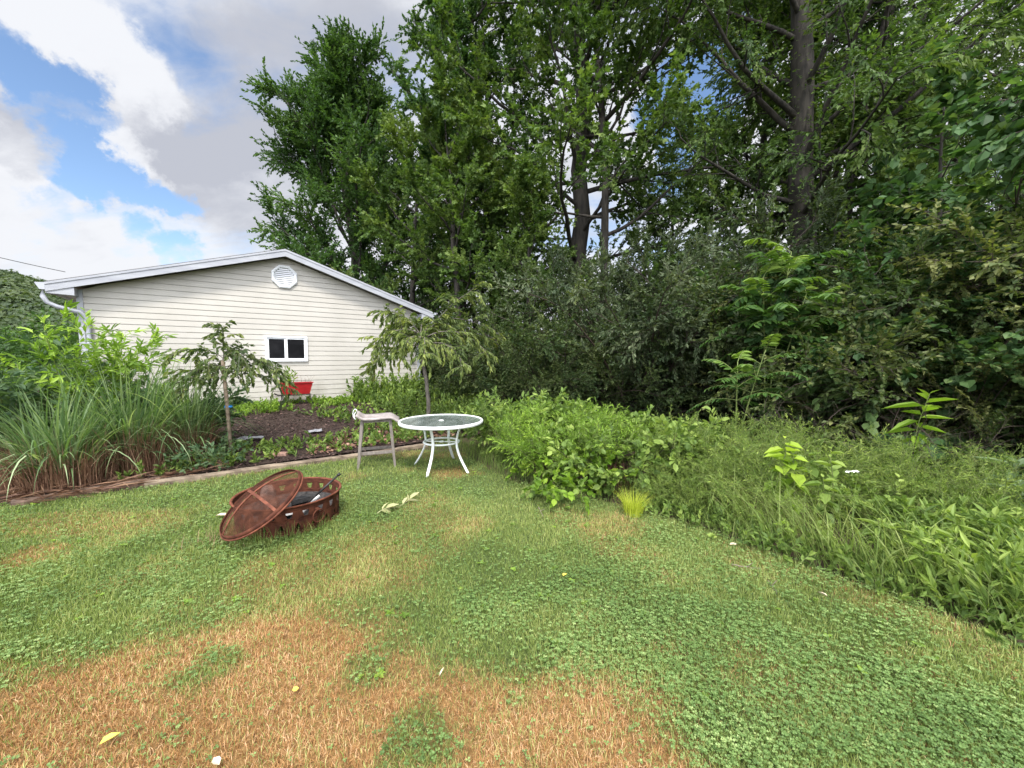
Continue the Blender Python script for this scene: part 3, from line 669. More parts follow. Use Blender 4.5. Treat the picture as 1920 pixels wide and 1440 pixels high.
# ------------------------------------------------------------------ garage
GW, GD, SLOPE, ZTOP = 7.1, 7.2, .32, 3.83       # width, depth, roof slope, ridge height (local)
def gtop(x): return ZTOP - SLOPE * abs(x - GW / 2)
def on_wall(px, py):                             # pixel -> local (x, z) on the gable wall
    r = ray(px, py); n = np.array([GN[0], GN[1], 0]); o = np.array([GA[0], GA[1], G_BASE]); c = np.array([0, 0, CAM_H])
    q = c + r * (((o - c) @ n) / (r @ n)) - o
    return q[0] * GWD[0] + q[1] * GWD[1], q[2]
def build_garage():
    g = thing('garage', 'cream vinyl sided garage with low gable roof, white trim and octagonal vent', 'garage', (GA[0], GA[1], G_BASE), math.atan2(GWD[1], GWD[0]))
    th = .17                                      # roof thickness under the top plane
    hw = gtop(0) - th
    # body behind the siding
    b = MB(); z0 = -.25; m = GW / 2; pk = ZTOP - th - .01; e = hw - .01
    f = [(0.02, .02, z0), (GW - .02, .02, z0), (GW - .02, .02, e), (m, .02, pk), (.02, .02, e)]; bk = [(x, GD, z) for x, _, z in f]
    V = f + bk
    b.add(V, [(0, 5, 6, 1), (1, 6, 7, 2), (2, 7, 8, 3), (3, 8, 9, 4), (4, 9, 5, 0), (0, 1, 2, 4), (5, 9, 7, 6)], [(2, 3, 4), (7, 9, 8)])
    b.build('wall', MAT['siding'], g)
    # lapped siding courses
    s = MB(); z = .10; ex = .127; L = []
    while z < ZTOP - th - .03:
        z1 = min(z + ex, ZTOP - th - .015)
        def ext(zz):
            d = max(0, (zz - hw) / SLOPE) + .0
            return .0 + max(.09, d), GW - max(.09, d)
        a0, a1 = ext(z); c0, c1 = ext(z1)
        if c1 <= c0 + .02: c0, c1 = m - .01, m + .01
        yb, ym, yt = -.020, -.008, -.001
        zm = z + ex * .5
        if z1 - z > ex * .6:
            d0, d1 = ext(z1 - .014)
            s.add([(a0, yb, z), (a1, yb, z), (d1, yb + .003, z1 - .014), (d0, yb + .003, z1 - .014), (d0, yt, z1 - .012), (d1, yt, z1 - .012), (c1, yt, z1), (c0, yt, z1), (a0, .0, z + .003), (a1, .0, z + .003)],
                  [(0, 1, 2, 3), (3, 2, 5, 4), (4, 5, 6, 7), (0, 8, 9, 1)])
        else:
            s.add([(a0, yb, z), (a1, yb, z), (c1, yt, z1), (c0, yt, z1), (a0, .0, z + .004), (a1, .0, z + .004)], [(0, 1, 2, 3), (0, 4, 5, 1)])
        z = z1
    s.build('siding', MAT['siding'], g)
    k = MB(); k.box((GW / 2, -.006, -.06), (GW - .04, .03, .30)); k.build('foundation', MAT['concrete'], g)
    for x in (.045, GW - .045):
        c = MB(); c.box((x, -.012, (hw + .07) / 2 - .0), (.09, .045, hw - .09)); c.build('corner_post', MAT['trim'], g, bevel=.004)
    # roof: two slabs
    ov, oh = .28, .33
    r = MB()
    for sx in (-1, 1):
        xe = m + sx * (m + oh); zt = gtop(xe) ; zp = ZTOP
        A = [(m, -ov, zp - .035), (xe, -ov, zt - .035), (xe, GD + ov, zt - .035), (m, GD + ov, zp - .035), (m, -ov, zp), (xe, -ov, zt), (xe, GD + ov, zt), (m, GD + ov, zp)]
        r.hexa(A)
    r.build('roof', MAT['shingle'], g)
    sf = MB()
    for sx in (-1, 1):
        xe = m + sx * (m + oh - .02); zt = gtop(xe) - .04; zp = ZTOP - .04
        sf.hexa([(m, -ov + .025, zp - .10), (xe, -ov + .025, zt - .10), (xe, GD + ov - .03, zt - .10), (m, GD + ov - .03, zp - .10), (m, -ov + .025, zp), (xe, -ov + .025, zt), (xe, GD + ov - .03, zt), (m, GD + ov - .03, zp)])
    sf.build('soffit', MAT['soffit'], g)
    for sx in (-1, 1):
        fb = MB(); xe = m + sx * (m + oh); zt = gtop(xe) - .028; zp = ZTOP - .028; h = .155
        y0, y1 = -ov - .012, -ov + .02
        fb.hexa([(m, y0, zp - h), (xe, y0, zt - h), (xe, y1, zt - h), (m, y1, zp - h), (m, y0, zp), (xe, y0, zt), (xe, y1, zt), (m, y1, zp)])
        # narrow drip strip on the upper edge
        fb.hexa([(m, y0 - .012, zp - .03), (xe, y0 - .012, zt - .03), (xe, y0 - .001, zt - .03), (m, y0 - .001, zp - .03), (m, y0 - .012, zp + .012), (xe, y0 - .012, zt + .012), (xe, y0 - .001, zt + .012), (m, y0 - .001, zp + .012)])
        fb.build('fascia', MAT['trim'], g)
        rb = MB(); xi = m + sx * (m - .03); zi = gtop(xi) - .19; zo = gtop(xe) - .19
        rb.hexa([(xi, -ov + .004, zo - .035), (xe, -ov + .004, zo - .02), (xe, -.02, zo - .02), (xi, -.02, zo - .035), (xi, -ov + .004, zi), (xe, -ov + .004, zo + .01), (xe, -.02, zo + .01), (xi, -.02, zi)])
        rb.build('eave_return', MAT['trim'], g)
        # gutter along the eave, open box with a sloped face
        gt = MB(); xg = xe; w = .125
        prof = [(0, -.13), (w * .55, -.13), (w * .7, -.09), (w, -.02), (w, .0), (w - .012, .0), (w * .66, -.07), (w * .5, -.115), (.008, -.115), (.008, 0), (0, 0)]
        zt = gtop(xe) - .02
        n = len(prof); V = [(xg + sx * a, yy, zt + c) for yy in (-ov - .01, GD + ov) for a, c in prof]
        Q = [(i, (i + 1) % n, n + (i + 1) % n, n + i) for i in range(n)]
        gt.add(V, Q)
        cap = [(xg, -ov - .014, zt - .13), (xg + sx * w * .55, -ov - .014, zt - .13), (xg + sx * w, -ov - .014, zt - .01), (xg, -ov - .014, zt)]
        gt.hexa(cap + [(x, y + .006, z) for x, y, z in cap])
        gt.build('gutter', MAT['gutter'], g)
    # downspout on the left corner, a short one on the right
    xe = -oh; zt = gtop(xe) - .15
    for pts in ([(xe - .05, -ov + .07, zt + .02), (xe - .05, -ov + .07, zt - .12), (xe - .01, -ov + .10, zt - .22), (xe + .10, -.18, zt - .29), (xe + .38, -.10, zt - .37), (.12, -.075, zt - .46), (.145, -.065, zt - .60), (.145, -.06, 1.3), (.145, -.06, .18)],
                [(GW + oh + .05, -ov + .07, zt + .02), (GW + oh + .05, -ov + .07, zt - .1), (GW + oh - .02, -.16, zt - .2), (GW + .14, .05, zt - .32), (GW + .06, .09, zt - .42), (GW + .06, .09, 1.2), (GW + .06, .09, .15)]):
        d = MB(); d.tube(pts, .052, 8, flat=.75); d.build('downspout', MAT['gutter'], g, True)
    # window
    xa, za = on_wall(496, 629); xb, zb = on_wall(577, 677); x0, x1 = xa, xb
    z1 = (on_wall(496, 629)[1] + on_wall(577, 631.5)[1]) / 2; z0w = (on_wall(500, 677)[1] + on_wall(577, 678.5)[1]) / 2
    win = MB(); fw = .045
    def bar(mb, xa, xb, za, zb, y0, y1): mb.box(((xa + xb) / 2, (y0 + y1) / 2, (za + zb) / 2), (xb - xa, y1 - y0, zb - za))
    bar(win, x0, x1, z1 - fw, z1, -.062, -.002); bar(win, x0, x1, z0w, z0w + fw, -.062, -.002)
    bar(win, x0, x0 + fw, z0w + fw, z1 - fw, -.062, -.002); bar(win, x1 - fw, x1, z0w + fw, z1 - fw, -.062, -.002)
    wf = win.build('window', MAT['vinyl'], g, bevel=.004)
    mid = (x0 + x1) / 2
    for a, c, y in ((x0 + fw, mid - .02, -.034), (mid - .02, x1 - fw, -.048)):
        sd = MB(); q = .034
        bar(sd, a, c, z1 - fw - q, z1 - fw, y, y + .02); bar(sd, a, c, z0w + fw, z0w + fw + q, y, y + .02); bar(sd, a, a + q, z0w + fw + q, z1 - fw - q, y, y + .02); bar(sd, c - q, c, z0w + fw + q, z1 - fw - q, y, y + .02)
        sd.build('sash', MAT['vinyl'], wf)
        pn = MB(); bar(pn, a + q, c - q, z0w + fw + q, z1 - fw - q, y + .012, y + .018); pn.build('pane', MAT['pane'], wf)
    # octagonal louvred vent
    vx, vz = on_wall(533, 519.5); rv = .275
    v = MB(); an = np.arange(8) * np.pi / 4 + np.pi / 8
    def octo(r, y): return np.stack([vx + r * np.cos(an) / np.cos(np.pi / 8), np.full(8, y), vz + r * np.sin(an) / np.cos(np.pi / 8)], 1)
    rings = [octo(rv, -.006), octo(rv, -.055), octo(rv - .03, -.07), octo(rv - .062, -.06), octo(rv - .062, -.018)]
    V = np.vstack(rings); Q = [(i * 8 + j, i * 8 + (j + 1) % 8, (i + 1) * 8 + (j + 1) % 8, (i + 1) * 8 + j) for i in range(4) for j in range(8)]
    v.add(V, Q); vo = v.build('gable_vent', MAT['vinyl'], g)
    lb = MB(); lb.add(octo(rv - .06, -.0205), [(0, 1, 2, 3), (0, 3, 4, 7), (4, 5, 6, 7)])
    lb.build('vent_back', MAT['blackiron'], vo)
    lo = MB(); n = 9; ri = rv - .066
    for i in range(n):
        zz = -ri + (i + .5) * 2 * ri / n; a = ri - max(0, abs(zz) - ri * math.tan(math.pi / 8)) * 1.0
        lo.hexa([(vx - a, -.058, vz + zz - .024), (vx + a, -.058, vz + zz - .024), (vx + a, -.05, vz + zz - .024), (vx - a, -.05, vz + zz - .024), (vx - a, -.03, vz + zz + .016), (vx + a, -.03, vz + zz + .016), (vx + a, -.022, vz + zz + .016), (vx - a, -.022, vz + zz + .016)])
    lo.build('louvre', MAT['vinyl'], vo)
build_garage()
w = MB(); a = P(-160, 445, 9); b_ = P(118, 511, 10.5); t = np.linspace(-.6, 1.02, 22)[:, None]
w.tube(a + (b_ - a) * t + np.array([0, 0, 1]) * (t - .5) ** 2 * .12, .009, 5); tag(w.build('utility_cable', MAT['wire']), 'thin black cable running down to the garage roof edge', 'cable')

# ------------------------------------------------------------------ timbers, stones, weed barrier
def timber(name, label, A, B, wd, ht, mat, seed, sink=.015):
    rng = np.random.default_rng(seed); n = 14; t = np.linspace(0, 1, n); A = np.asarray(A); B = np.asarray(B)
    c = A + (B - A) * t[:, None]; d = (B - A) / np.linalg.norm(B - A); sd = np.array([-d[1], d[0], 0])
    c = c + sd * (rng.normal(0, .006, n) + .018 * np.sin(t * 3))[:, None]
    V = []
    for i in range(n):
        w2 = wd / 2 * rng.uniform(.92, 1.05); h = ht * rng.uniform(.93, 1.04)
        for a, z in ((-1, 0), (-1, .75), (-.72, 1), (.72, 1), (1, .75), (1, 0)): V.append(c[i] + sd * w2 * a + np.array([0, 0, z * h - sink + rng.normal(0, .002)]))
    Q = [(i * 6 + j, i * 6 + (j + 1) % 6, (i + 1) * 6 + (j + 1) % 6, (i + 1) * 6 + j) for i in range(n - 1) for j in range(6)]
    Q += [(0, 5, 4, 1), (1, 4, 3, 2)]; e = (n - 1) * 6; Q += [(e, e + 1, e + 4, e + 5), (e + 1, e + 2, e + 3, e + 4)]
    mb = MB(); mb.add(V, Q); tag(mb.build(name, MAT[mat]), label, 'timber', 'timbers edging the bed')
p1, p2 = G(272, 914), G(672, 858)
timber('landscape_timber', 'long weathered timber edging the bed behind the fire pit', p1, p2, .10, .085, 'timber', 1)
timber('landscape_timber', 'thin grey timber running behind the bar stool to the table', G(684, 856), G(800, 837), .08, .075, 'timber', 2)
timber('landscape_timber', 'dark rotten timber half buried under the ornamental grass', G(22, 950), G(300, 903), .12, .08, 'timberdark', 3)
def paver(label, px, py, sx, sy, rot):
    c = GG(px, py); mb = MB(); rng = np.random.default_rng(int(px)); k = 9; th = np.arange(k) * 2 * np.pi / k
    r = rng.uniform(.85, 1.1, k); V = np.concatenate([np.stack([np.cos(th) * r * sx, np.sin(th) * r * sy, np.full(k, z)], 1) * (1 if z == 0 else .95) for z in (0, .045)] ); V[k:, 2] = .045 + rng.normal(0, .003, k)
    V = np.vstack([V, (0, 0, .048)]); Q = [(j, (j + 1) % k, k + (j + 1) % k, k + j) for j in range(k)]; T = [(k + j, k + (j + 1) % k, 2 * k) for j in range(k)]
    mb.add(V, Q, T); o = mb.build('stepping_stone', MAT['brick']); o.location = (c[0], c[1], c[2] + .03); o.rotation_euler = (0, 0, rot); tag(o, label, 'stone', 'stones lying in the bed')
paver('pinkish flat stone in the weeds just behind the long timber', 522, 858, .17, .10, .3)
paver('small reddish stone between leaf litter and weeds near the bar stool', 588, 841, .11, .07, .5)
def sheet(label, px, py, sx, sy, rot, seed):
    rng = np.random.default_rng(seed); c = GG(px, py); n = 9; u = np.linspace(-1, 1, n); X, Y = np.meshgrid(u, u); r = 1 + .25 * (vnoise(X * 2 + 9, Y * 2 + 9, seed) - .5)
    x = X * sx * r; y = Y * sy * r; ca, sa = math.cos(rot), math.sin(rot)
    wx, wy = c[0] + x * ca - y * sa, c[1] + x * sa + y * ca
    V = np.stack([wx, wy, gh(wx, wy) + .072 + .03 * vnoise(X * 3 + 5, Y * 3, seed)], -1); idx = np.arange(n * n).reshape(n, n)
    Q = np.stack([idx[:-1, :-1], idx[:-1, 1:], idx[1:, 1:], idx[1:, :-1]], -1).reshape(-1, 4)
    o = link('weed_barrier', mesh_np('weed_barrier', V, Q, None, None, True), None, MAT['fabric'])
    sd = o.modifiers.new('solid', 'SOLIDIFY'); sd.thickness = .004; tag(o, label, 'fabric', 'torn weed barrier showing through the mulch')
sheet('torn grey weed barrier bared in the mulch right of the staked tree', 468, 817, .20, .075, .5, 3)
sheet('small grey scrap of weed barrier in the mulch left of the bar stool', 592, 808, .12, .07, .6, 5)

# ------------------------------------------------------------------ glass patio table
def build_table():
    feet = [G(795, 899), G(889, 890), G(773, 870), G(856, 855)]
    c = np.mean(feet, 0); H = .71; R_ = .60
    t = thing('patio_table', 'round glass topped patio table with curved white legs', 'table', (c[0], c[1], 0))
    gl = MB(); gl.lathe([(.024, H - .006), (R_ - .012, H - .006), (R_ - .012, H), (.024, H)], 64, close=True); gl.build('glass_top', MAT['glasstop'], t)
    rm = MB(); rm.lathe([(R_ - .014, H - .036), (R_ + .004, H - .038), (R_ + .012, H - .030), (R_ + .014, H - .006), (R_ + .008, H + .007), (R_ - .010, H + .009), (R_ - .018, H + .002), (R_ - .016, H - .01)], 72, close=True); rm.build('rim', MAT['whitepaint'], t, True)
    pl = MB(); pl.lathe([(.004, H + .004), (.03, H + .006), (.036, H + .001), (.036, H - .012), (.022, H - .014), (.022, H - .03), (.004, H - .03)], 24); pl.build('umbrella_ring', MAT['whitepaint'], t, True)
    for f in feet:
        d = f[:2] - c[:2]; d /= np.linalg.norm(d); d3 = np.array([d[0], d[1], 0])
        prof = [(.33, H - .03), (.325, .64), (.285, .55), (.262, .46), (.262, .37), (.285, .28), (.33, .19), (.385, .10), (.435, .03), (.452, .0)]
        pr = np.array(prof); s = np.linspace(0, 1, len(pr)); ss = np.linspace(0, 1, 26)
        rr = np.interp(ss, s, pr[:, 0]); zz = np.interp(ss, s, pr[:, 1])
        for _ in range(3): rr[1:-1] = (rr[:-2] + rr[1:-1] * 2 + rr[2:]) / 4
        rr = rr * (np.linalg.norm(f[:2] - c[:2]) / .452 * .35 + .65)
        lg = MB(); lg.tube(d3 * rr[:, None] + np.stack([0 * zz, 0 * zz, zz], 1), .0215, 8, flat=.62, up=tuple(d3)); lg.build('leg', MAT['whitepaint'], t, True)
    for z, r, k in ((.395, .255, .017), ):
        th = np.linspace(0, 2 * np.pi, 57)[:-1]; rg = MB(); rg.tube(np.stack([np.cos(th) * r, np.sin(th) * r, np.full(56, z)], 1), k, 8, closed=True, flat=.8); rg.build('brace_ring', MAT['whitepaint'], t, True)
    th = np.linspace(0, 2 * np.pi, 41)[:-1]; rg = MB(); rg.tube(np.stack([np.cos(th) * .03, np.sin(th) * .03, np.full(40, .395)], 1), .008, 6, closed=True)
    rg.tube([(-.25, .02, .395), (-.03, .005, .395)], .008, 6); rg.tube([(.25, -.02, .395), (.03, -.005, .395)], .008, 6); rg.build('umbrella_holder', MAT['whitepaint'], t, True)
build_table()

# ------------------------------------------------------------------ bar stool
def build_stool():
    fl, fr = G(671, 882), G(741, 876)
    ax = fr - fl; wid = np.linalg.norm(ax); rot = math.atan2(ax[1], ax[0])
    t = thing('bar_stool', 'weathered grey brown backless bar stool with scooped pale seat', 'stool', (fl[0], fl[1], 0), rot)
    dp = .36; hs = .745
    legs = []
    for y in (0, dp):
        for sx in (0, 1):
            x0 = 0 if sx == 0 else wid; x1 = .075 if sx == 0 else wid - .06
            yy = y + (.03 if y == 0 else -.03)
            pts = np.array([(x0, y, -.01), (x0 + (x1 - x0) * .5, (y + yy) / 2, hs * .5), (x1, yy, hs - .0)])
            l = MB(); l.tube(pts, [.024, .029, .032], 4, up=(0, 1, 0)); l.build('leg', MAT['stool'], t, bevel=.004); legs.append(pts)
    for y in (.008, dp - .008):
        b = MB(); f = .235 / hs; b.box((wid / 2, y + (.012 if y < .1 else -.012), .235), (wid - .055, .02, .045)); b.build('rung', MAT['stool'], t, bevel=.003)
    for x in (.03, wid - .02):
        b = MB(); b.box((x, dp / 2, .33), (.02, dp - .05, .04)); b.build('rung', MAT['stool'], t, bevel=.003)
    # seat: raised back edge on the left, dip, then a rolled front on the right
    n = 22; u = np.linspace(0, 1, n); xs = -.005 + u * (wid + .09)
    z = hs + .012 + .06 * np.exp(-(u / .11) ** 2 * 1.2) + .012 * smooth(u, .35, .74) - .075 * smooth(u, .78, 1.02)
    m = 9; v = np.linspace(-1, 1, m); V = []
    for i in range(n):
        for j in range(m): V.append((xs[i], dp / 2 + v[j] * (dp / 2 + .05), z[i] - .022 * (1 - v[j] ** 2) * (1 if .1 < u[i] < .85 else .3) + .004 * abs(v[j]) ** 4))
    idx = np.arange(n * m).reshape(n, m); Q = np.stack([idx[:-1, :-1], idx[1:, :-1], idx[1:, 1:], idx[:-1, 1:]], -1).reshape(-1, 4)
    s = MB(); s.add(V, Q); so = s.build('seat', MAT['seat'], t, True)
    md = so.modifiers.new('solid', 'SOLIDIFY'); md.thickness = .035; md.offset = -1
    ap = MB(); ap.box((wid / 2 + .005, dp / 2, hs - .035), (wid - .14, dp - .04, .05)); ap.build('seat_frame', MAT['stool'], t)
    c = MB(); th = np.linspace(0, 5.2, 22); c.tube(np.stack([-.012 + .028 * np.cos(th) - .01, .05 + .006 * th, hs + .105 + .055 * np.sin(th) - .012 * th], 1), .005, 6)
    c.tube([(-.012, .08, hs + .10), (-.035, .06, hs + .06), (-.03, .03, hs + .02), (-.012, .02, hs - .01)], .005, 6); c.build('cord', MAT['cord'], t, True)
build_stool()

# ------------------------------------------------------------------ fire pit, spark screen, wood
PIT = np.array([-2.245, 3.79, 0.0]); PR, PH = .478, .285
def build_pit():
    t = thing('fire_pit', 'round rusty red steel fire pit with triangular cut outs in its wall', 'fire pit', PIT)
    nc = 21; zs = [.0, .05, .13, .15, .235, .267]
    def pt(u, z): a = u / nc * 2 * np.pi; r = PR - .012 - (PH - z) * .06; return (r * math.cos(a), r * math.sin(a), z)
    mb = MB()
    def quad(p): mb.add([pt(*q) for q in p], [(0, 1, 2, 3)])
    sub = 1
    for i in range(nc):
        for (za, zb) in ((zs[0], zs[1]), (zs[2], zs[3]), (zs[4], zs[5])):
            quad([(i, za), (i + .5, za), (i + .5, zb), (i, zb)]); quad([(i + .5, za), (i + 1, za), (i + 1, zb), (i + .5, zb)])
        # upper row: opening wide at the top
        za, zb = zs[3], zs[4]
        o = [(i, za), (i + 1, za), (i + 1, zb), (i, zb)]; h = [(i + .38, za + .018), (i + .62, za + .018), (i + .72, zb - .012), (i + .28, zb - .012)]
        for k in range(4): quad([o[k], o[(k + 1) % 4], h[(k + 1) % 4], h[k]])
        # lower row: triangles between, standing on their base
        za, zb = zs[1], zs[2]
        i = i + .5; o = [(i, za), (i + 1, za), (i + 1, zb), (i, zb)]; h = [(i + .34, za + .014), (i + .66, za + .014), (i + .53, zb - .014), (i + .47, zb - .014)]
        for k in range(4): quad([o[k], o[(k + 1) % 4], h[(k + 1) % 4], h[k]])
    wl = mb.build('wall', MAT['rust'], t); sd = wl.modifiers.new('solid', 'SOLIDIFY'); sd.thickness = .004
    r = MB(); r.lathe([(PR - .018, PH - .020), (PR - .002, PH - .018), (PR + .007, PH - .010), (PR + .006, PH - .002), (PR - .004, PH + .001), (PR - .016, PH - .004)], 72, close=True); r.build('rim', MAT['rustlight'], t, True)
    f = MB(); f.lathe([(.0, .075), (.2, .076), (.36, .085), (PR - .05, .11), (PR - .035, .13)], 48); f.build('bowl', MAT['ashes'], t, True)
    b = MB(); b.lathe([(PR - .045, -.01), (PR - .02, -.01), (PR - .018, .03), (PR - .045, .03)], 64, close=True); b.build('base_ring', MAT['rust'], t, True)
    for an in (-.55, 2.6):
        c = np.array([math.cos(an), math.sin(an), 0]); s = np.array([-c[1], c[0], 0]); th = np.linspace(0, 2 * np.pi, 25)[:-1]
        h = MB(); h.tube(c * (PR + .022) + np.outer(np.cos(th) * .055, s) + np.stack([0 * th, 0 * th, .145 + np.sin(th) * .06], 1), .007, 6, closed=True)
        h.box(c * (PR + .004) + np.array([0, 0, .205]), (.03, .03, .03)); h.build('handle', MAT['rust'], t, True)
build_pit()
def build_screen():
    th, ph, r = R(35), R(50), .372
    t = thing('spark_screen', 'rusty domed mesh spark screen leaning on the fire pit rim', 'spark screen', (-2.222, 3.355, .122 + r * math.sin(th)))
    u = np.array([math.cos(ph), math.sin(ph), 0]); e1 = u * math.cos(th) + np.array([0, 0, math.sin(th)]); e2 = np.array([-u[1], u[0], 0]); n = np.cross(e1, e2)
    t.matrix_basis = Matrix.Translation(t.location) @ Matrix((e1, e2, n)).transposed().to_4x4()
    hd = .125; Rs = (r * r + hd * hd) / (2 * hd)
    def dome(q): return math.sqrt(Rs * Rs - q * q) - (Rs - hd)
    m = MB(); prof = [(q, dome(q)) for q in np.linspace(0.001, r, 14)]; m.lathe(prof, 56); m.build('mesh_dome', MAT['screen'], t, True)
    an = np.linspace(0, 2 * np.pi, 73)[:-1]; g = MB(); g.tube(np.stack([np.cos(an) * r, np.sin(an) * r, 0 * an], 1), .0085, 8, closed=True)
    g.build('ring', MAT['rustlight'], t, True)
    g = MB(); g.lathe([(r - .002, .0), (r + .003, .0), (r - .012, .035), (r - .017, .035)], 64, close=True); g.build('skirt', MAT['rust'], t, True)
    for a in (R(90), R(178)):
        q = np.linspace(-r, r, 21); b = MB(); b.tube(np.stack([q * math.cos(a), q * math.sin(a), [dome(abs(v)) + .006 for v in q]], 1), .017, 4, flat=.22, up=(0, 0, 1)); b.build('band', MAT['rustlight'], t)
build_screen()
def log(name, label, cat, A, B, r, mat, seed, n=9, k=8, flat=1.0, taper=.9, group=None):
    rng = np.random.default_rng(seed); A = np.asarray(A, float); B = np.asarray(B, float); s = np.linspace(0, 1, k)[:, None]
    c = A + (B - A) * s; d = nrm(B - A); sd = nrm(np.cross(d, (0, 0, 1))); up = np.cross(sd, d); th = np.arange(n) * 2 * np.pi / n
    ang = rng.uniform(.75, 1.15, n); V = []
    for i in range(k):
        rr = r * (1 - (1 - taper) * i / (k - 1)) * ang * rng.uniform(.94, 1.06, n)
        V.append(c[i] + rr[:, None] * (np.cos(th)[:, None] * sd + flat * np.sin(th)[:, None] * up))
    V = np.vstack(V + [A[None], B[None]]); Q = [(i * n + j, i * n + (j + 1) % n, (i + 1) * n + (j + 1) % n, (i + 1) * n + j) for i in range(k - 1) for j in range(n)]
    T = [(k * n, (j + 1) % n, j) for j in range(n)] + [(k * n + 1, (k - 1) * n + j, (k - 1) * n + (j + 1) % n) for j in range(n)]
    mb = MB(); mb.add(V - c.mean(0), Q, T); o = mb.build(name, MAT[mat]); o.location = tuple(c.mean(0)); tag(o, label, cat, group)
pc = PIT + np.array([0, 0, .045])
log('firewood_log', 'brown split log lying under the leaning spark screen', 'log', pc + (-.30, .13, .20), pc + (-.02, -.24, .12), .085, 'log', 3, flat=.8, group='wood in the fire pit')
log('firewood_log', 'charred black log in the middle of the fire pit', 'log', pc + (.03, -.02, .125), pc + (.21, .10, .14), .062, 'char', 5, flat=.95, group='wood in the fire pit')
log('firewood_log', 'short charred stub beside the ash white stick', 'log', pc + (-.02, -.20, .095), pc + (.13, -.22, .10), .05, 'char', 8, group='wood in the fire pit')
log('burnt_stick', 'ash white burnt stick leaning on the inside of the fire pit', 'stick', pc + (.23, -.21, .10), pc + (.33, -.05, .215), .02, 'ash', 6, n=7, taper=.8)
log('ash_chunk', 'pale flat chunk of ash wood at the fire pit front', 'ash chunk', pc + (.06, -.29, .105), pc + (.23, -.23, .12), .032, 'ash', 7, n=7, flat=.55)
pk = MB(); a = pc + (.20, -.20, .11); b_ = P(636, 889, 3.86); pk.tube([a, a + (b_ - a) * .5, b_], .0085, 7); d = nrm(b_ - a); pk.tube([b_ - d * .02, b_ + d * .012], .014, 8); pk.tube([b_ - d * .28, b_ - d * .05], .0105, 8)
tag(pk.build('fire_poker', MAT['blackiron'], None, True), 'black metal poker standing in the fire pit against its rim', 'poker')

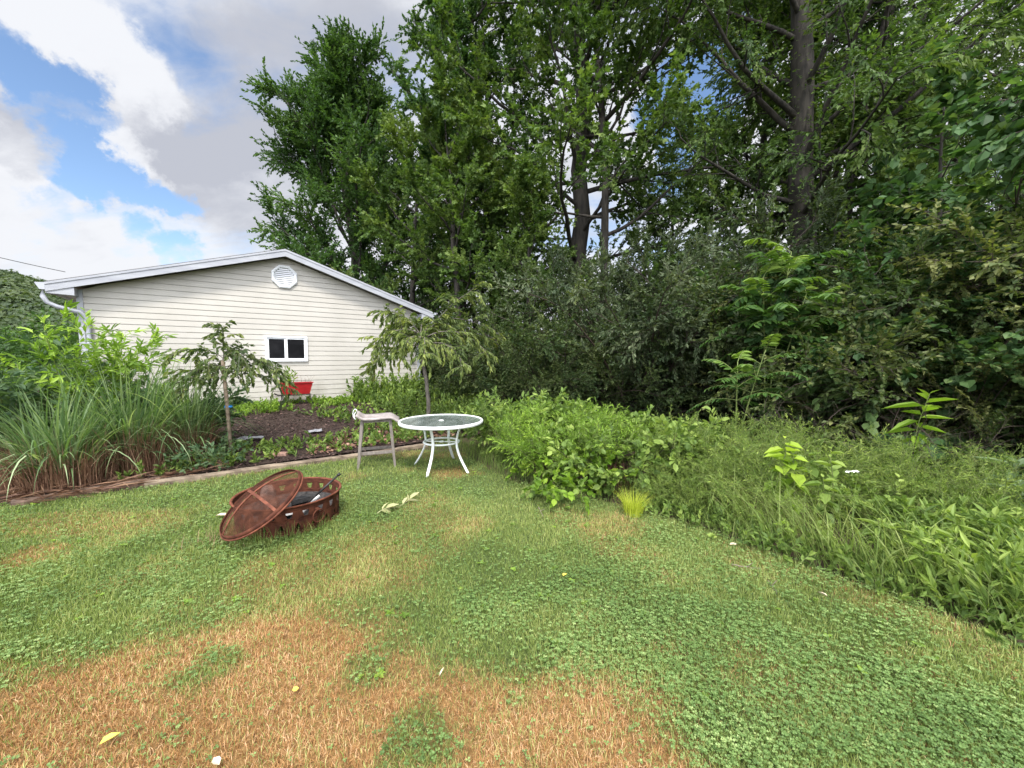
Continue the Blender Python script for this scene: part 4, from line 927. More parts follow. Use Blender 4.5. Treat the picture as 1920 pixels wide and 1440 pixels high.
# ------------------------------------------------------------------ red planter on its iron stand
def build_planter():
    c2 = on_wall(548, 738); fr = sl(.42, c2[0] + .03); base = np.array([fr[0], fr[1], float(gh(*fr))]); rot = math.atan2(GWD[1], GWD[0])
    zc = on_wall(548, 738)[1]
    dist = base[1]
    # heights from the photograph at the planter's own depth
    dep = base[1] * CP
    ztop = P(548, 717, base[1])[2] - base[2]; zbot = P(548, 739, base[1])[2] - base[2]
    hw = 47 / FPX * base[1] / 2 * 1.16
    t = thing('planter_box', 'red metal planter box on an iron stand before the garage wall', 'planter', base, rot)
    mb = MB(); w = hw; d = .13; k = .80
    o = [(-w * k, -d * .7, zbot), (w * k, -d * .7, zbot), (w * k, d * .7, zbot), (-w * k, d * .7, zbot), (-w, -d, ztop), (w, -d, ztop), (w, d, ztop), (-w, d, ztop)]
    i = [(x * .96, y * .92, z + (.01 if z == zbot else 0)) for x, y, z in o]
    mb.add(o + i, [(0, 3, 2, 1), (0, 1, 5, 4), (1, 2, 6, 5), (2, 3, 7, 6), (3, 0, 4, 7), (8, 9, 10, 11), (8, 12, 13, 9), (9, 13, 14, 10), (10, 14, 15, 11), (11, 15, 12, 8), (4, 5, 13, 12), (5, 6, 14, 13), (6, 7, 15, 14), (7, 4, 12, 15)])
    for c_, z_ in (((0, -d - .004, ztop - .006), (2 * w + .03, .022, .02)), ((0, d + .004, ztop - .006), (2 * w + .03, .022, .02)), ((-w - .004, 0, ztop - .0055), (.022, 2 * d - .02, .02)), ((w + .004, 0, ztop - .0055), (.022, 2 * d - .02, .02))): mb.box(c_, z_)
    mb.build('trough', MAT['redpaint'], t)
    s = MB(); s.box((0, 0, ztop - .03), (w * 1.86, d * 1.75, .01)); s.build('soil', MAT['soil'], t)
    s = thing('planter_stand', 'spindly black iron stand with four legs under the red planter', 'plant stand', base, rot)
    f = MB(); q = w * k + .02; dd = d * .78; zz = zbot - .009
    f.tube([(-q, -dd, zz), (q, -dd, zz), (q, dd, zz), (-q, dd, zz)], .009, 6, closed=True); f.tube([(-q, 0, zz), (q, 0, zz)], .008, 6)
    f.tube([(-q, -dd, zz), (-q - .10, -dd - .01, zz + .012), (-q - .17, -dd - .02, zz + .05)], .016, 6); f.build('frame', MAT['blackiron'], s)
    for sx in (-1, 1):
        for sy in (-1, 1):
            l = MB(); l.tube([(sx * q, sy * dd, zz), (sx * (q - .005), sy * (dd + .01), zz * .6), (sx * (q + .02), sy * (dd + .03), .12), (sx * (q + .05), sy * (dd + .05), -.02)], .010, 6); l.build('leg', MAT['blackiron'], s, True)
    # plants in the box
    rng = np.random.default_rng(3)
    pt = thing('potted_plant', 'leggy pale green plant growing from the red planter box', 'plant', base + np.array([0, 0, ztop - .03]), rot)
    n = 5; p = np.stack([rng.uniform(-.15, -.02, n), rng.uniform(-.05, .05, n), np.zeros(n)], 1); dr = nrm(np.stack([rng.normal(0, .25, n), rng.normal(-.15, .2, n), np.ones(n)], 1))
    st = grow(rng, p, dr, rng.uniform(.22, .42, n), 7, 0, .08, .15); bk = Bark(); bk.batch(st, np.linspace(.005, .002, 7)[None], 4); lv = Leaves(); leafing(rng, lv, st, 12, .11, .032, droop=.35)
    link('stems', bk.mb.mesh('stems', True, np.full(bk.mb.n, .5)), pt, MAT['greenstem']); link('leaves', lv.mesh('leaves', 'oval'), pt, MAT['bright'])
    n = 9; p = np.stack([rng.uniform(.02, w * .9, n), rng.uniform(-.06, .06, n), np.zeros(n)], 1); dr = nrm(np.stack([rng.normal(.1, .35, n), rng.normal(0, .2, n), np.ones(n)], 1)); st = grow(rng, p, dr, rng.uniform(.12, .26, n), 5, 0, .06, .05)
    bk = Bark(); bk.batch(st, np.linspace(.003, .0015, 5)[None], 3)
    ob = link('dry_stems', bk.mb.mesh('dry_stems', True, np.full(bk.mb.n, .8)), None, MAT['cane']); ob.location = tuple(base + np.array([0, 0, ztop - .035])); ob.rotation_euler = (0, 0, rot); tag(ob, 'thin dead stems sticking up from the right end of the red planter', 'plant')
build_planter()

# ------------------------------------------------------------------ trees
def at(px, y, dz=-.05):
    x = (px - 960) / FPX * y * CP; return on(x, y, dz)
def zat(py, y): return CAM_H + (672 - py) / FPX * y      # height seen at image row py at distance y

tree('elm_tree', 'dense dark green elm with upswept sprays rising behind the garage roof', (-7.2, 18.4, -.1), 11, [(0, 0, 0), (-.1, 0, 3), (-.3, 0, 7), (-.5, -.2, 10), (-.3, -.2, 12.2)], [.30, .24, .16, .09, .03],
     (.10, .99), 50, lambda u: 4.9 - 1.7 * u, lambda u: .45 + .75 * u, (.135, .075), 'elm', n_br=11, n_tw=14, n_leaf=20, br_len=.34, tw_len=.75, limb_up=.05, droop=.15, group='tall trees behind the garage and brush')
tree('vine_clad_tree', 'tall narrow tree with stubby vine covered limbs right of the elm', at(862, 16.3), 22, [(0, 0, 0), (.1, 0, 5), (0, .1, 11), (-.2, .1, 16), (-.3, 0, 21)], [.26, .22, .17, .12, .05],
     (.22, .98), 34, lambda u: 3.5 - .8 * u, lambda u: .5 + .35 * u, (.13, .09), 'vine', n_br=8, n_tw=11, n_leaf=18, br_len=.26, tw_len=.5, limb_up=.10, group='tall trees behind the garage and brush', tints=(.1, 1))
tree('big_maple', 'big broad maple with the thick dark trunk in the middle of the tree line', at(1078, 14), 33, [(0, 0, 0), (0, 0, 4), (.15, 0, 9), (.1, .2, 14), (.5, .2, 20)], [.36, .31, .26, .19, .05],
     (.15, .97), 42, lambda u: 4.4 + 1.5 * math.sin(3.14 * u) - 1.4 * u, lambda u: .12 + .7 * u, (.135, .135), 'maple', 'star', n_br=9, n_tw=10, n_leaf=13, br_len=.38, tw_len=.7, limb_up=.03, limb_sag=.06, droop=.35, flat=.7, group='tall trees behind the garage and brush')
tree('forked_tree', 'slim dark forked tree just right of the big maple trunk', at(1128, 12.6), 44, [(0, 0, 0), (.05, 0, 4), (.0, 0, 8), (-.3, .2, 12), (.2, .3, 16)], [.15, .13, .11, .08, .02],
     (.36, .98), 20, lambda u: 3.2 - 1.4 * u, lambda u: .3 + .5 * u, (.13, .12), 'maple', 'star', n_br=6, n_tw=9, n_leaf=11, br_len=.38, tw_len=.6, limb_sag=.05, droop=.4, group='tall trees behind the garage and brush')
def trunk_vines(rng, TT, rr, bk, lv):
    idx, p, tn, t = sample_on(rng, TT[None], 2000, .16, .66, even=False); d = spread(rng, tn, 1.2, 1.7); n = len(p)
    lv.add(p + d * (rr.mean() * 1.1 + rng.uniform(0, .28, n))[:, None], nrm(d + np.array([0, 0, -.5])), nrm(d + rng.normal(0, .5, (n, 3)) + np.array([0, 0, .6])), rng.uniform(.08, .15, n), rng.uniform(.07, .12, n), rng.uniform(.2, .95, n))
tree('leaning_tree', 'leaning thick trunked tree with drooping leafy limbs right of the blue gap', at(1497, 11), 55, [(0, 0, 0), (-.05, 0, 3), (.05, 0, 5), (-.32, .1, 9), (-.3, .4, 14), (-.9, .8, 18)], [.40, .33, .31, .27, .2, .06],
     (.40, .97), 42, lambda u: 5.2 - 1.5 * u, lambda u: .35 + .5 * u, (.125, .055), 'maple', n_br=9, n_tw=14, n_leaf=14, br_len=.36, tw_len=.65, limb_sag=.09, tw_sag=.25, droop=.7, out=.8, extra=trunk_vines, group='tall trees behind the garage and brush', br_sag=.15)
tree('leaning_limb_tree', 'tree with a stout limb slanting up to the right of the leaning trunk', at(1560, 12.2), 57, [(0, 0, 0), (.1, 0, 4), (.2, 0, 7), (1.0, .1, 11), (2.2, .3, 16)], [.20, .18, .17, .14, .05],
     (.40, .97), 16, lambda u: 3.6 - 1.2 * u, lambda u: .3 + .4 * u, (.12, .06), 'maple', n_br=7, n_tw=9, n_leaf=13, br_len=.36, tw_len=.6, limb_sag=.05, droop=.4, group='tall trees behind the garage and brush')
def thin_tree(name, label, loc, seed, h, lean, r, lo, mat, ll, leaf, kind='diamond', nl=15, **k):
    return tree(name, label, loc, seed, [(0, 0, 0), (lean * .15, 0, h * .3), (lean * .5, .1, h * .65), (lean, .2, h)], [r, r * .85, r * .6, .02], (lo, .98), nl, lambda u: ll * (1 - .55 * u), lambda u: .25 + .6 * u, leaf, mat, kind, n_br=6, n_tw=9, n_leaf=15, br_len=.38, tw_len=.6, limb_sag=.03, droop=.35, group='tall trees behind the garage and brush', **k)
slim = thin_tree('slim_tree', 'slim pale trunked tree standing directly right of the leaning thick trunk', at(1535, 13.8), 61, 15, .8, .13, .30, 'elm', 3.2, (.125, .07), nl=18)
airy = thin_tree('airy_tree', 'loose airy tree with bright gaps leaning beyond the big leafed sapling', at(1712, 12.2), 62, 16, -.5, .15, .24, 'willow', 3.6, (.115, .052), nl=18)
young = thin_tree('young_maple', 'young light green maple leaning just right of the garage eave', at(862, 13.6), 63, 9.4, -.45, .13, .30, 'maple', 3.0, (.125, .115), 'star', nl=16, tints=(.3, 1))
Gp = 'tall trees behind the garage and brush'
def cp(src, name, px, y, rot, sc, label):
    o = copy_tree(src, at(px, y), rot, sc, label, Gp); o.name = name; return o
cp(slim, 'slim_tree', 1573, 14.6, 2.1, 1.0, 'second slim trunk standing free against the bright sky gap above the sumac')
cp(slim, 'slim_tree', 953, 16.6, 1.0, .95, 'pale thin trunk beside the bright low gap left of the big maple')
cp(slim, 'slim_tree', 926, 17.2, 4.0, 1.15, 'darker trunk standing close to the pale thin trunk at the low gap')
cp(slim, 'slim_tree', 893, 18.0, 3.0, 1.0, 'thin trunk showing between the weeping cherry and the low gap')
cp(airy, 'airy_tree', 1876, 11.6, 2.2, 1.05, 'airy tree with leaning bare trunk near the top right corner')
cp(airy, 'airy_tree', 1800, 16.0, 4.4, 1.1, 'hazy airy tree filling the upper right between two leaning trunks')
cp(airy, 'airy_tree', 1960, 13.5, 5.3, 1.2, 'tall airy tree filling the upper right corner')
cp(young, 'young_maple', 1400, 15.5, 2.2, 1.5, 'tall maple filling the sky left of the leaning thick trunk')
cp(airy, 'airy_tree', 1262, 19.5, .6, .72, 'thin feathery tree top rising below the blue sky gap')
cp(airy, 'airy_tree', 1400, 16.5, 1.7, .62, 'low airy tree left of the leaning thick trunk')
cp(slim, 'slim_tree', 1330, 14.5, .3, .52, 'short leafy tree beneath the blue sky gap')
cp(slim, 'slim_tree', 1195, 16.5, 5.2, .58, 'short dark tree right behind the forked tree')
cp(young, 'young_maple', 985, 12.6, 2.5, .72, 'low maple spreading in front of the big maple trunk')
cp(young, 'young_maple', 770, 15.4, 3.9, 1.0, 'maple growing close behind the right garage eave')
cp(young, 'young_maple', 1650, 10.6, 1.2, .85, 'leafy maple filling in behind the big leafed sapling')
cp(airy, 'airy_tree', 2060, 9.5, 3.0, 1.0, 'airy tree reaching into the photo from beyond its right edge')
cp(airy, 'airy_tree', 1640, 14.5, .9, 1.15, 'tall airy tree whose top fills the sky right of the thick leaning trunk')
cp(young, 'young_maple', 905, 14.8, 5.0, .9, 'broad light green maple left of the big maple trunk')
cp(young, 'young_maple', 515, 23, .7, .66, 'low feathery tree top peeping over the garage ridge left of the elm')
# a bleached dead limb left of the big maple
log('dead_limb', 'bleached bare dead limb slanting across the bright gap left of the big maple', 'limb', P(980, 470, 13.6), P(1046, 404, 13.6), .07, 'barkgrey', 9, n=7, taper=.6)

tree('basswood_sapling', 'big leafed sapling with thin dark stem above the right hand thicket', at(1742, 7.0), 71, [(0, 0, 0), (.02, 0, 2), (0, 0, 4), (-.05, 0, 6.2)], [.05, .045, .035, .012], (.50, .98), 13, lambda u: 1.25 - .6 * u, lambda u: .15 + .5 * u, (.15, .13), 'vine', 'oval', n_br=5, n_tw=3, n_leaf=6, br_len=.4, tw_len=.35, limb_sag=.06, droop=.7, flat=.9, tints=(.2, .9))

# ------------------------------------------------------------------ saplings with long compound leaves
def frond_sapling(name, label, loc, seed, crowns, leaf=(.165, .052), mat='ailanthus', pairs=11, r=.02):
    """crowns: list of (dx, dy, z, number of fronds, frond length)"""
    rng = np.random.default_rng(seed); t = thing(name, label, 'sapling', loc); bk = Bark(); lv = Leaves()
    for dx, dy, z, n, L in crowns:
        k = np.linspace(0, 1, 10)[:, None]; pts = np.array([0, 0, 0]) + np.array([dx, dy, z]) * np.concatenate([k ** 1.5, k ** 1.5, k], 1); bk.mb.tube(pts, np.linspace(r, r * .45, 10), 6)
        a = np.arange(n) * 2.4 + rng.uniform(0, .5, n); u = np.linspace(0, 1, n); i0 = (9 * (.70 + .30 * u)).astype(int)
        p = pts[np.clip(i0, 0, 9)] ; e = .15 + .75 * u + rng.uniform(-.15, .15, n)
        d = np.stack([np.cos(a) * np.cos(e), np.sin(a) * np.cos(e), np.sin(e)], 1); ln = L * (1 - .45 * u) * rng.uniform(.85, 1.15, n)
        fr = grow(rng, p, d, ln, 9, 0, .04, .22); bk.batch(fr, np.linspace(.006, .002, 9)[None], 4)
        idx, q, tn, tt = sample_on(rng, fr, pairs * 2, .2, 1.0)
        sgn = np.where(np.arange(len(q)) % 2 == 0, 1, -1); side = nrm(np.cross(tn, (0, 0, 1))) * sgn[:, None]
        ax = nrm(side * .9 + tn * .5 + np.array([0, 0, -.25]) + rng.normal(0, .1, side.shape)); nn = nrm(np.cross(np.cross(tn, (0, 0, 1)), tn) + rng.normal(0, .2, side.shape))
        s = (1.1 - .45 * tt) * rng.uniform(.85, 1.1, len(q)); lv.add(q, ax, nn, leaf[0] * s * (L / .8), leaf[1] * s * (L / .8), np.clip(.08 + .75 * u[idx] ** 2 + rng.normal(0, .12, len(q)), 0, 1))
    link('stem', bk.mb.mesh('stem', True, np.full(bk.mb.n, .4)), t, MAT['greenstem']); link('fronds', lv.mesh('fronds', 'oval', .3, .15), t, MAT[mat]); return t
b0 = at(1440, 6.3)
frond_sapling('tree_of_heaven', 'bright tall sapling with long feathery compound leaves below the leaning trunk', b0, 5, [(.30, 0, zat(450, 5.7), 15, 1.15), (-.2, -.1, zat(505, 5.7), 14, 1.1), (.35, -.3, zat(540, 5.7), 12, 1.0)], r=.014)
frond_sapling('tree_of_heaven', 'low compound leaved sapling whose fronds hang before the dark hollow', at(1385, 5.5), 6, [(-.1, -.15, zat(672, 5.5), 9, .72), (.25, -.2, zat(650, 5.5), 8, .66)], r=.015)
frond_sapling('sumac_sapling', 'yellow green compound leaved sapling peeping out right of the two slim trunks', at(1590, 7.4), 7, [(0, 0, zat(470, 7.4), 11, .8), (.4, .2, zat(490, 7.4), 9, .7)], r=.02)

# ------------------------------------------------------------------ bushes
Gs = 'bushes along the tree line'
olive = shrub('autumn_olive', 'large grey green autumn olive bush left of the feathery sapling', at(1205, 9.7), 81, 36, 3.9, 2.4, (.095, .04), 'olive', n_br=9, n_tw=11, n_leaf=17, tw_len=.42, br_len=.32, base_r=.5, r=.03, el=(.45, 1.5), sag=.16, br_lo=.2, group=Gs)
hon = shrub('honeysuckle_bush', 'rounded olive brown honeysuckle bush below the two slim trunks', at(1520, 8.0), 82, 30, 2.9, 1.9, (.066, .042), 'honeysuckle', n_br=9, n_tw=11, n_leaf=16, tw_len=.34, br_len=.32, base_r=.4, r=.02, el=(.35, 1.5), sag=.2, br_lo=.2, group=Gs, droop=.25)
rose = shrub('multiflora_rose', 'sprawling rose thicket with arching canes at the right edge', at(1915, 6.1), 83, 34, 4.0, 2.3, (.07, .046), 'rose', n_br=9, n_tw=10, n_leaf=15, tw_len=.36, br_len=.30, base_r=.7, r=.016, el=(.4, 1.5), sag=.26, br_lo=.15, group=Gs, flat=.9)
grape = shrub('grape_vine_thicket', 'thicket of broad leaved wild grape right of the honeysuckle bush', at(1705, 6.7), 84, 26, 3.0, 1.6, (.09, .085), 'vine', 'oval', n_br=8, n_tw=9, n_leaf=12, tw_len=.4, br_len=.32, base_r=.6, r=.015, el=(.4, 1.5), sag=.22, br_lo=.15, group=Gs, flat=1.1, droop=.5)
def cs(src, px, y, rot, sc, label, name=None):
    o = copy_tree(src, at(px, y), rot, sc, label, Gs)
    if name: o.name = name
    return o
cs(hon, 1065, 10.4, 1.3, 1.0, 'dark bush growing under the big maple trunk', 'dark_bush')
cs(olive, 1330, 10.5, 2.6, 1.1, 'tall grey green bush behind the first autumn olive', 'autumn_olive')
cs(hon, 925, 11.6, .8, .72, 'dark understory bush right behind the weeping cherry crown', 'understory_bush')
cs(hon, 1015, 9.6, 2.0, .62, 'low brownish bush between the weeds and the big maple', 'understory_bush')
cs(hon, 872, 13.4, 3.3, .9, 'shaded bush behind the weeping cherry beside the garage corner', 'understory_bush')
cs(hon, 1395, 9.2, 4.0, 1.1, 'dark honeysuckle bush behind the low feathery sapling', 'honeysuckle_bush')
cs(hon, 1620, 8.8, 5.0, 1.45, 'tall honeysuckle bush behind the grape thicket', 'honeysuckle_bush')
cs(grape, 1800, 7.6, 2.2, 1.5, 'high bank of grape leaves under the big leafed sapling', 'grape_vine_thicket')
cs(rose, 1785, 5.6, 2.4, .55, 'rose canes arching out low before the grape leaves', 'multiflora_rose')
cs(rose, 2150, 5.2, 1.2, .9, 'rose thicket spilling in at the lower right edge', 'multiflora_rose')
cs(grape, 2010, 6.6, 4.2, 1.55, 'grape bank rising beyond the right edge rose thicket', 'grape_vine_thicket')
cs(olive, 1500, 10.6, 5.1, .9, 'grey green bush hidden behind the feathery sapling', 'autumn_olive')
cs(hon, 770, 16.0, 1.0, 1.3, 'bush seen under the trees past the right garage corner', 'understory_bush')
cs(hon, 1120, 12.6, 5.5, 1.25, 'dark bush below the forked tree', 'understory_bush')
cs(olive, 1700, 10.5, .2, 1.0, 'grey bush deep behind the grape thicket', 'autumn_olive')

# ------------------------------------------------------------------ two small weeping trees in the bed
def weeping(name, label, loc, seed, trunk, r, arms, leaf, mat, hang, n_hang, n_leaf, cat='tree', droop=.9, tints=(0, 1), sag=.3):
    """arms: list of (azimuth, elevation, length, sag)"""
    rng = np.random.default_rng(seed); t = thing(name, label, cat, loc); bk = Bark(); lv = Leaves(); T = np.asarray(trunk, float); k = np.linspace(0, 1, 12); TT = np.stack([np.interp(k, np.linspace(0, 1, len(T)), T[:, i]) for i in range(3)], 1); TT[1:-1, :2] += rng.normal(0, .006, (10, 2))
    bk.mb.tube(TT, np.linspace(r * 1.1, r * .8, 12), 8)
    p = np.array([TT[-1 - (i % 3)] for i in range(len(arms))]); A = np.array([a[:4] for a in arms], float)
    d = np.stack([np.cos(A[:, 0]) * np.cos(A[:, 1]), np.sin(A[:, 0]) * np.cos(A[:, 1]), np.sin(A[:, 1])], 1)
    P_ = np.zeros((len(arms), 12, 3)); P_[:, 0] = p; dd = d.copy(); st = (A[:, 2] / 11)[:, None]
    for i in range(1, 12):
        dd = dd + rng.normal(0, .07, dd.shape); dd[:, 2] -= A[:, 3]; dd = nrm(dd); P_[:, i] = P_[:, i - 1] + dd * st
    bk.batch(P_, r * .38 * np.linspace(1, .2, 12)[None], 5)
    idx, q, tn, tt = sample_on(rng, P_, n_hang, .12, 1.0); dr = nrm(tn * .6 + rng.normal(0, .5, q.shape)); hg = grow(rng, q, dr, hang * rng.uniform(.5, 1.3, len(q)), 6, 0, .10, sag)
    bk.batch(hg, np.linspace(.004, .0015, 6)[None], 3); leafing(rng, lv, hg, n_leaf, leaf[0], leaf[1], .7, droop, .35, tints[0], tints[1], tbias=rng.normal(0, .2, len(hg)))
    leafing(rng, lv, P_, n_leaf * 3, leaf[0] * .9, leaf[1] * .9, .9, droop * .7, .5, tints[0], tints[1])
    link('trunk', bk.mb.mesh('trunk', True), t, MAT['barkgrey']); link('crown', lv.mesh('crown', 'diamond', .3, .18), t, MAT[mat]); return t, rng
y0 = 8.1; b0 = at(803, y0, 0); zt = zat(622, y0) - b0[2]
weeping('weeping_cherry', 'small weeping cherry with long drooping leaves at the right garage corner', b0, 5, [(0, 0, -.05), (-.02, 0, zt * .4), (-.12, 0, zt * .75), (-.16, 0, zt * .97)], .042,
        [(3.0, .6, 1.2, .13), (2.6, .8, 1.05, .14), (3.5, .5, 1.2, .13), (.1, .75, 1.85, .115), (-.25, .7, 1.8, .12), (.5, .8, 1.6, .12), (1.6, .9, 1.1, .15), (4.6, .6, 1.1, .15), (5.2, .7, 1.4, .14), (4.1, .65, 1.1, .14), (0, .95, 1.75, .12), (-.6, .55, 1.5, .13), (3.2, .9, 1.0, .15)], (.125, .045), 'cherry', .36, 20, 15)
y0 = 5.95; b0 = at(424, y0, 0); zt = zat(672, y0) - b0[2]
wt, _ = weeping('weeping_crabapple', 'young weeping tree tied to a brown stake in the mulch bed', b0, 8, [(.02, 0, -.03), (-.02, .01, zt * .5), (-.06, .02, zt)], .017,
        [(3.3, .9, .75, .15), (2.9, .5, .8, .15), (3.9, .6, .7, .15), (.05, .6, 1.15, .12), (-.15, .5, 1.0, .125), (.3, .5, 1.0, .13), (1.5, .9, .6, .2), (4.8, .6, .7, .18), (-.05, .75, .85, .16), (1.9, 1.35, .5, .06), (2.2, .7, .8, .17), (3.6, .75, .8, .17), (5.6, .6, .8, .16)], (.085, .043), 'crab', .28, 10, 12, droop=.7)
st = MB(); st.tube([(.03, -.02, -.03), (.0, -.02, zt * .5), (-.04, -.02, zt * .98)], [.030, .028, .024], 7)
stk = st.build('tree_stake', MAT['timber'], None, True); stk.location = tuple(b0 + np.array([.025, -.035, 0])); tag(stk, 'brown wooden stake holding up the young weeping tree', 'stake')
tp = MB(); zz = zat(763, 5.9) - b0[2]; tp.lathe([(.052, zz - .016), (.056, zz), (.052, zz + .016)], 14, (.012, -.02, 0)); tp.tube([(.05, -.05, zz), (.09, -.075, zz - .004), (.12, -.08, zz + .006)], .011, 4, flat=.3)
tpo = tp.build('tree_tie', MAT['bluetape'], None, True); tpo.location = tuple(b0); tag(tpo, 'blue tape tied round the stake and the young weeping trunk', 'tie')

# ------------------------------------------------------------------ ornamental grass and tall weeds on the left
def silver_grass(name, label, loc, seed, n, nd, rad, hmax, width=.026):
    rng = np.random.default_rng(seed); t = thing(name, label, 'ornamental grass', loc)
    a = rng.uniform(0, 6.28, n); q = np.sqrt(rng.random(n)) * rad * .72; b = np.stack([np.cos(a) * q, np.sin(a) * q * .7, np.zeros(n)], 1)
    ld = nrm(np.stack([np.cos(a), np.sin(a)], 1) * (.3 + q / rad)[:, None] + rng.normal(0, .5, (n, 2)))
    V, Q, T, ti = blades(rng, b, hmax * rng.uniform(.55, 1.3, n), ld, np.clip(rng.gamma(3.0, .44, n), .25, 2.8), width * rng.uniform(.6, 1.3, n), 9, np.clip(rng.normal(.42, .24, n), 0, 1)); V[:, 2] = np.maximum(V[:, 2], .01)
    link('blades', mesh_np('blades', V, Q, T, ti), t, MAT['misc'])
    a = rng.uniform(0, 6.28, nd); q = np.sqrt(rng.uniform(.15, 1, nd)) * rad * 1.08; b = np.stack([np.cos(a) * q, np.sin(a) * q * .75, np.zeros(nd)], 1); ld = nrm(np.stack([np.cos(a), np.sin(a)], 1) + rng.normal(0, .6, (nd, 2)))
    V, Q, T, ti = blades(rng, b, hmax * rng.uniform(.12, .62, nd), ld, rng.gamma(2.0, .42, nd), .009 * rng.uniform(.6, 1.4, nd), 5, np.clip(rng.normal(.38, .26, nd), 0, 1)); V[:, 2] = np.maximum(V[:, 2], .012)
    link('dead_blades', mesh_np('dead_blades', V, Q, T, ti), t, MAT['straw']); return t
c = G(215, 895); silver_grass('ornamental_grass', 'big clump of arching silvergrass with dead straw at its foot', on(c[0], c[1] + .25), 5, 680, 2600, .55, 1.42)
c = G(70, 925); silver_grass('ornamental_grass', 'second silvergrass clump bending out over the lawn at the left edge', on(c[0], c[1] + .25), 6, 480, 1900, .5, 1.25)
c = G(320, 878); silver_grass('ornamental_grass', 'smaller silvergrass clump next to the staked weeping tree', on(c[0], c[1] + .25), 7, 300, 900, .36, 1.4)
Gw = 'tall weeds on the left'
c = at(150, 5.9, 0); shrub('tall_weed', 'tall bright green leafy weed rising before the downspout', c, 91, 18, 1.72, .42, (.125, .036), 'lime', 'oval', el=(1.0, 1.52), n_br=5, br_len=.30, n_tw=3, tw_len=.26, n_leaf=8, base_r=.85, squash=(1, .5), sag=.03, r=.012, br_lo=.5, droop=.25, flat=.9, cat='weed', stem_mat='greenstem', parts=('stems', 'leaves'), group=Gw)
c = at(40, 5.5, 0); shrub('elder_bush', 'bluish green broad leaved bush behind the silvergrass at the left edge', c, 92, 24, 1.1, .7, (.12, .06), 'bluegreen', 'oval', el=(.6, 1.5), n_br=6, br_len=.32, n_tw=5, tw_len=.28, n_leaf=8, base_r=.5, sag=.12, r=.014, br_lo=.25, droop=.3, stem_mat='greenstem', group=Gs)
c = at(330, 6.4, 0); shrub('leafy_weed', 'dark leafy bush wedged between silvergrass and staked weeping tree', c, 93, 12, .8, .4, (.09, .042), 'bluegreen', 'oval', el=(.7, 1.5), n_br=6, br_len=.32, n_tw=5, tw_len=.24, n_leaf=8, base_r=.35, sag=.1, r=.01, br_lo=.2, stem_mat='greenstem', parts=('stems', 'leaves'), cat='weed', group=Gw)
c = at(385, 5.55, 0); shrub('leafy_weed', 'low shade green weed at the foot of the tree stake', c, 94, 9, .26, .22, (.07, .036), 'bluegreen', 'oval', el=(.5, 1.5), n_br=4, br_len=.35, n_tw=3, tw_len=.18, n_leaf=6, base_r=.25, sag=.1, r=.006, br_lo=.2, stem_mat='greenstem', parts=('stems', 'leaves'), cat='weed', group=Gw)
c = G(312, 862); shrub('creeper', 'bright five leaved creeper sprig on the front of the silvergrass', c + np.array([0, -.1, 0]), 95, 6, .42, .25, (.10, .05), 'bright', 'oval', el=(.8, 1.5), n_br=3, br_len=.4, n_tw=2, tw_len=.14, n_leaf=5, base_r=.12, sag=.1, r=.005, stem_mat='greenstem', parts=('stems', 'leaves'), cat='weed', group=Gw, flat=1.0)
def dark_mass():
    rng = np.random.default_rng(77); s = shrub('far_bush', 'dark rounded bush behind the tall weeds at the left edge', (-19.5, 16.0, -.3), 96, 26, 2.0, 2.2, (.17, .10), 'elm', el=(.4, 1.5), n_br=8, n_tw=8, n_leaf=8, tw_len=.7, br_len=.34, base_r=1.0, r=.05, sag=.12, group=Gs)
    return s
fb_ = dark_mass()
copy_tree(fb_, (-25, 19.5, -.3), 1.2, 1.25, 'second dark bush half cut by the left photo edge', Gs)
copy_tree(fb_, (-17.6, 18.5, -.3), 2.7, .95, 'dark bush beside the left garage corner below the eave', Gs)

# ------------------------------------------------------------------ brush along the lawn
def weeds(name, label, cat, pts, h, leaf, mat, n_leaf, kind='oval', seed=1, lean=.25, stem=.004, stem_mat='greenstem', droop=.3, flat=.8, stuff=True, tops=True, out=.9, k=6, tints=(0, 1), group=None):
    rng = np.random.default_rng(seed); n = len(pts); d = nrm(np.concatenate([rng.normal(0, lean, (n, 2)), np.ones((n, 1))], 1))
    st = grow(rng, pts, d, h, k, 0, .08, .06); bk = Bark(); bk.batch(st, stem * np.linspace(1, .35, k)[None], 3); lv = Leaves()
    leafing(rng, lv, st, n_leaf, leaf[0], leaf[1], out, droop, flat, tints[0], tints[1], lo=.2, tbias=rng.normal(0, .22, n), size_var=.4)
    V, Q = np.vstack(bk.mb.V), np.vstack(bk.mb.Q)
    lm = lv.mesh(name, kind); o = link(name, lm, None, [MAT[mat], MAT[stem_mat]])
    if stuff:
        # stems go into the same carpet of ground cover
        me = o.data; co = np.empty(len(me.vertices) * 3, np.float32); me.vertices.foreach_get('co', co); nv = len(me.vertices)
        t0 = np.empty(nv, np.float32); me.attributes['tint'].data.foreach_get('value', t0)
        ls = np.empty(len(me.polygons), np.int32); me.polygons.foreach_get('loop_total', ls); li = np.empty(len(me.loops), np.int32); me.loops.foreach_get('vertex_index', li)
        isq = ls[0] == 4; F = li.reshape(-1, 4 if isq else 3)
        VV = np.vstack([co.reshape(-1, 3), V]); tt = np.concatenate([t0, np.full(len(V), .5, np.float32)]); QQ = np.vstack([F, Q + nv]) if isq else Q + nv
        m2 = mesh_np(name, VV, QQ, None if isq else F, tt, False, np.concatenate([np.zeros(len(F)), np.ones(len(Q))]) if isq else np.concatenate([np.ones(len(Q)), np.zeros(len(F))]))
        for m in (MAT[mat], MAT[stem_mat]): m2.materials.append(m)
        o.data = m2; bpy.data.meshes.remove(me); tag(o, label, cat, None, 'stuff')
    return o
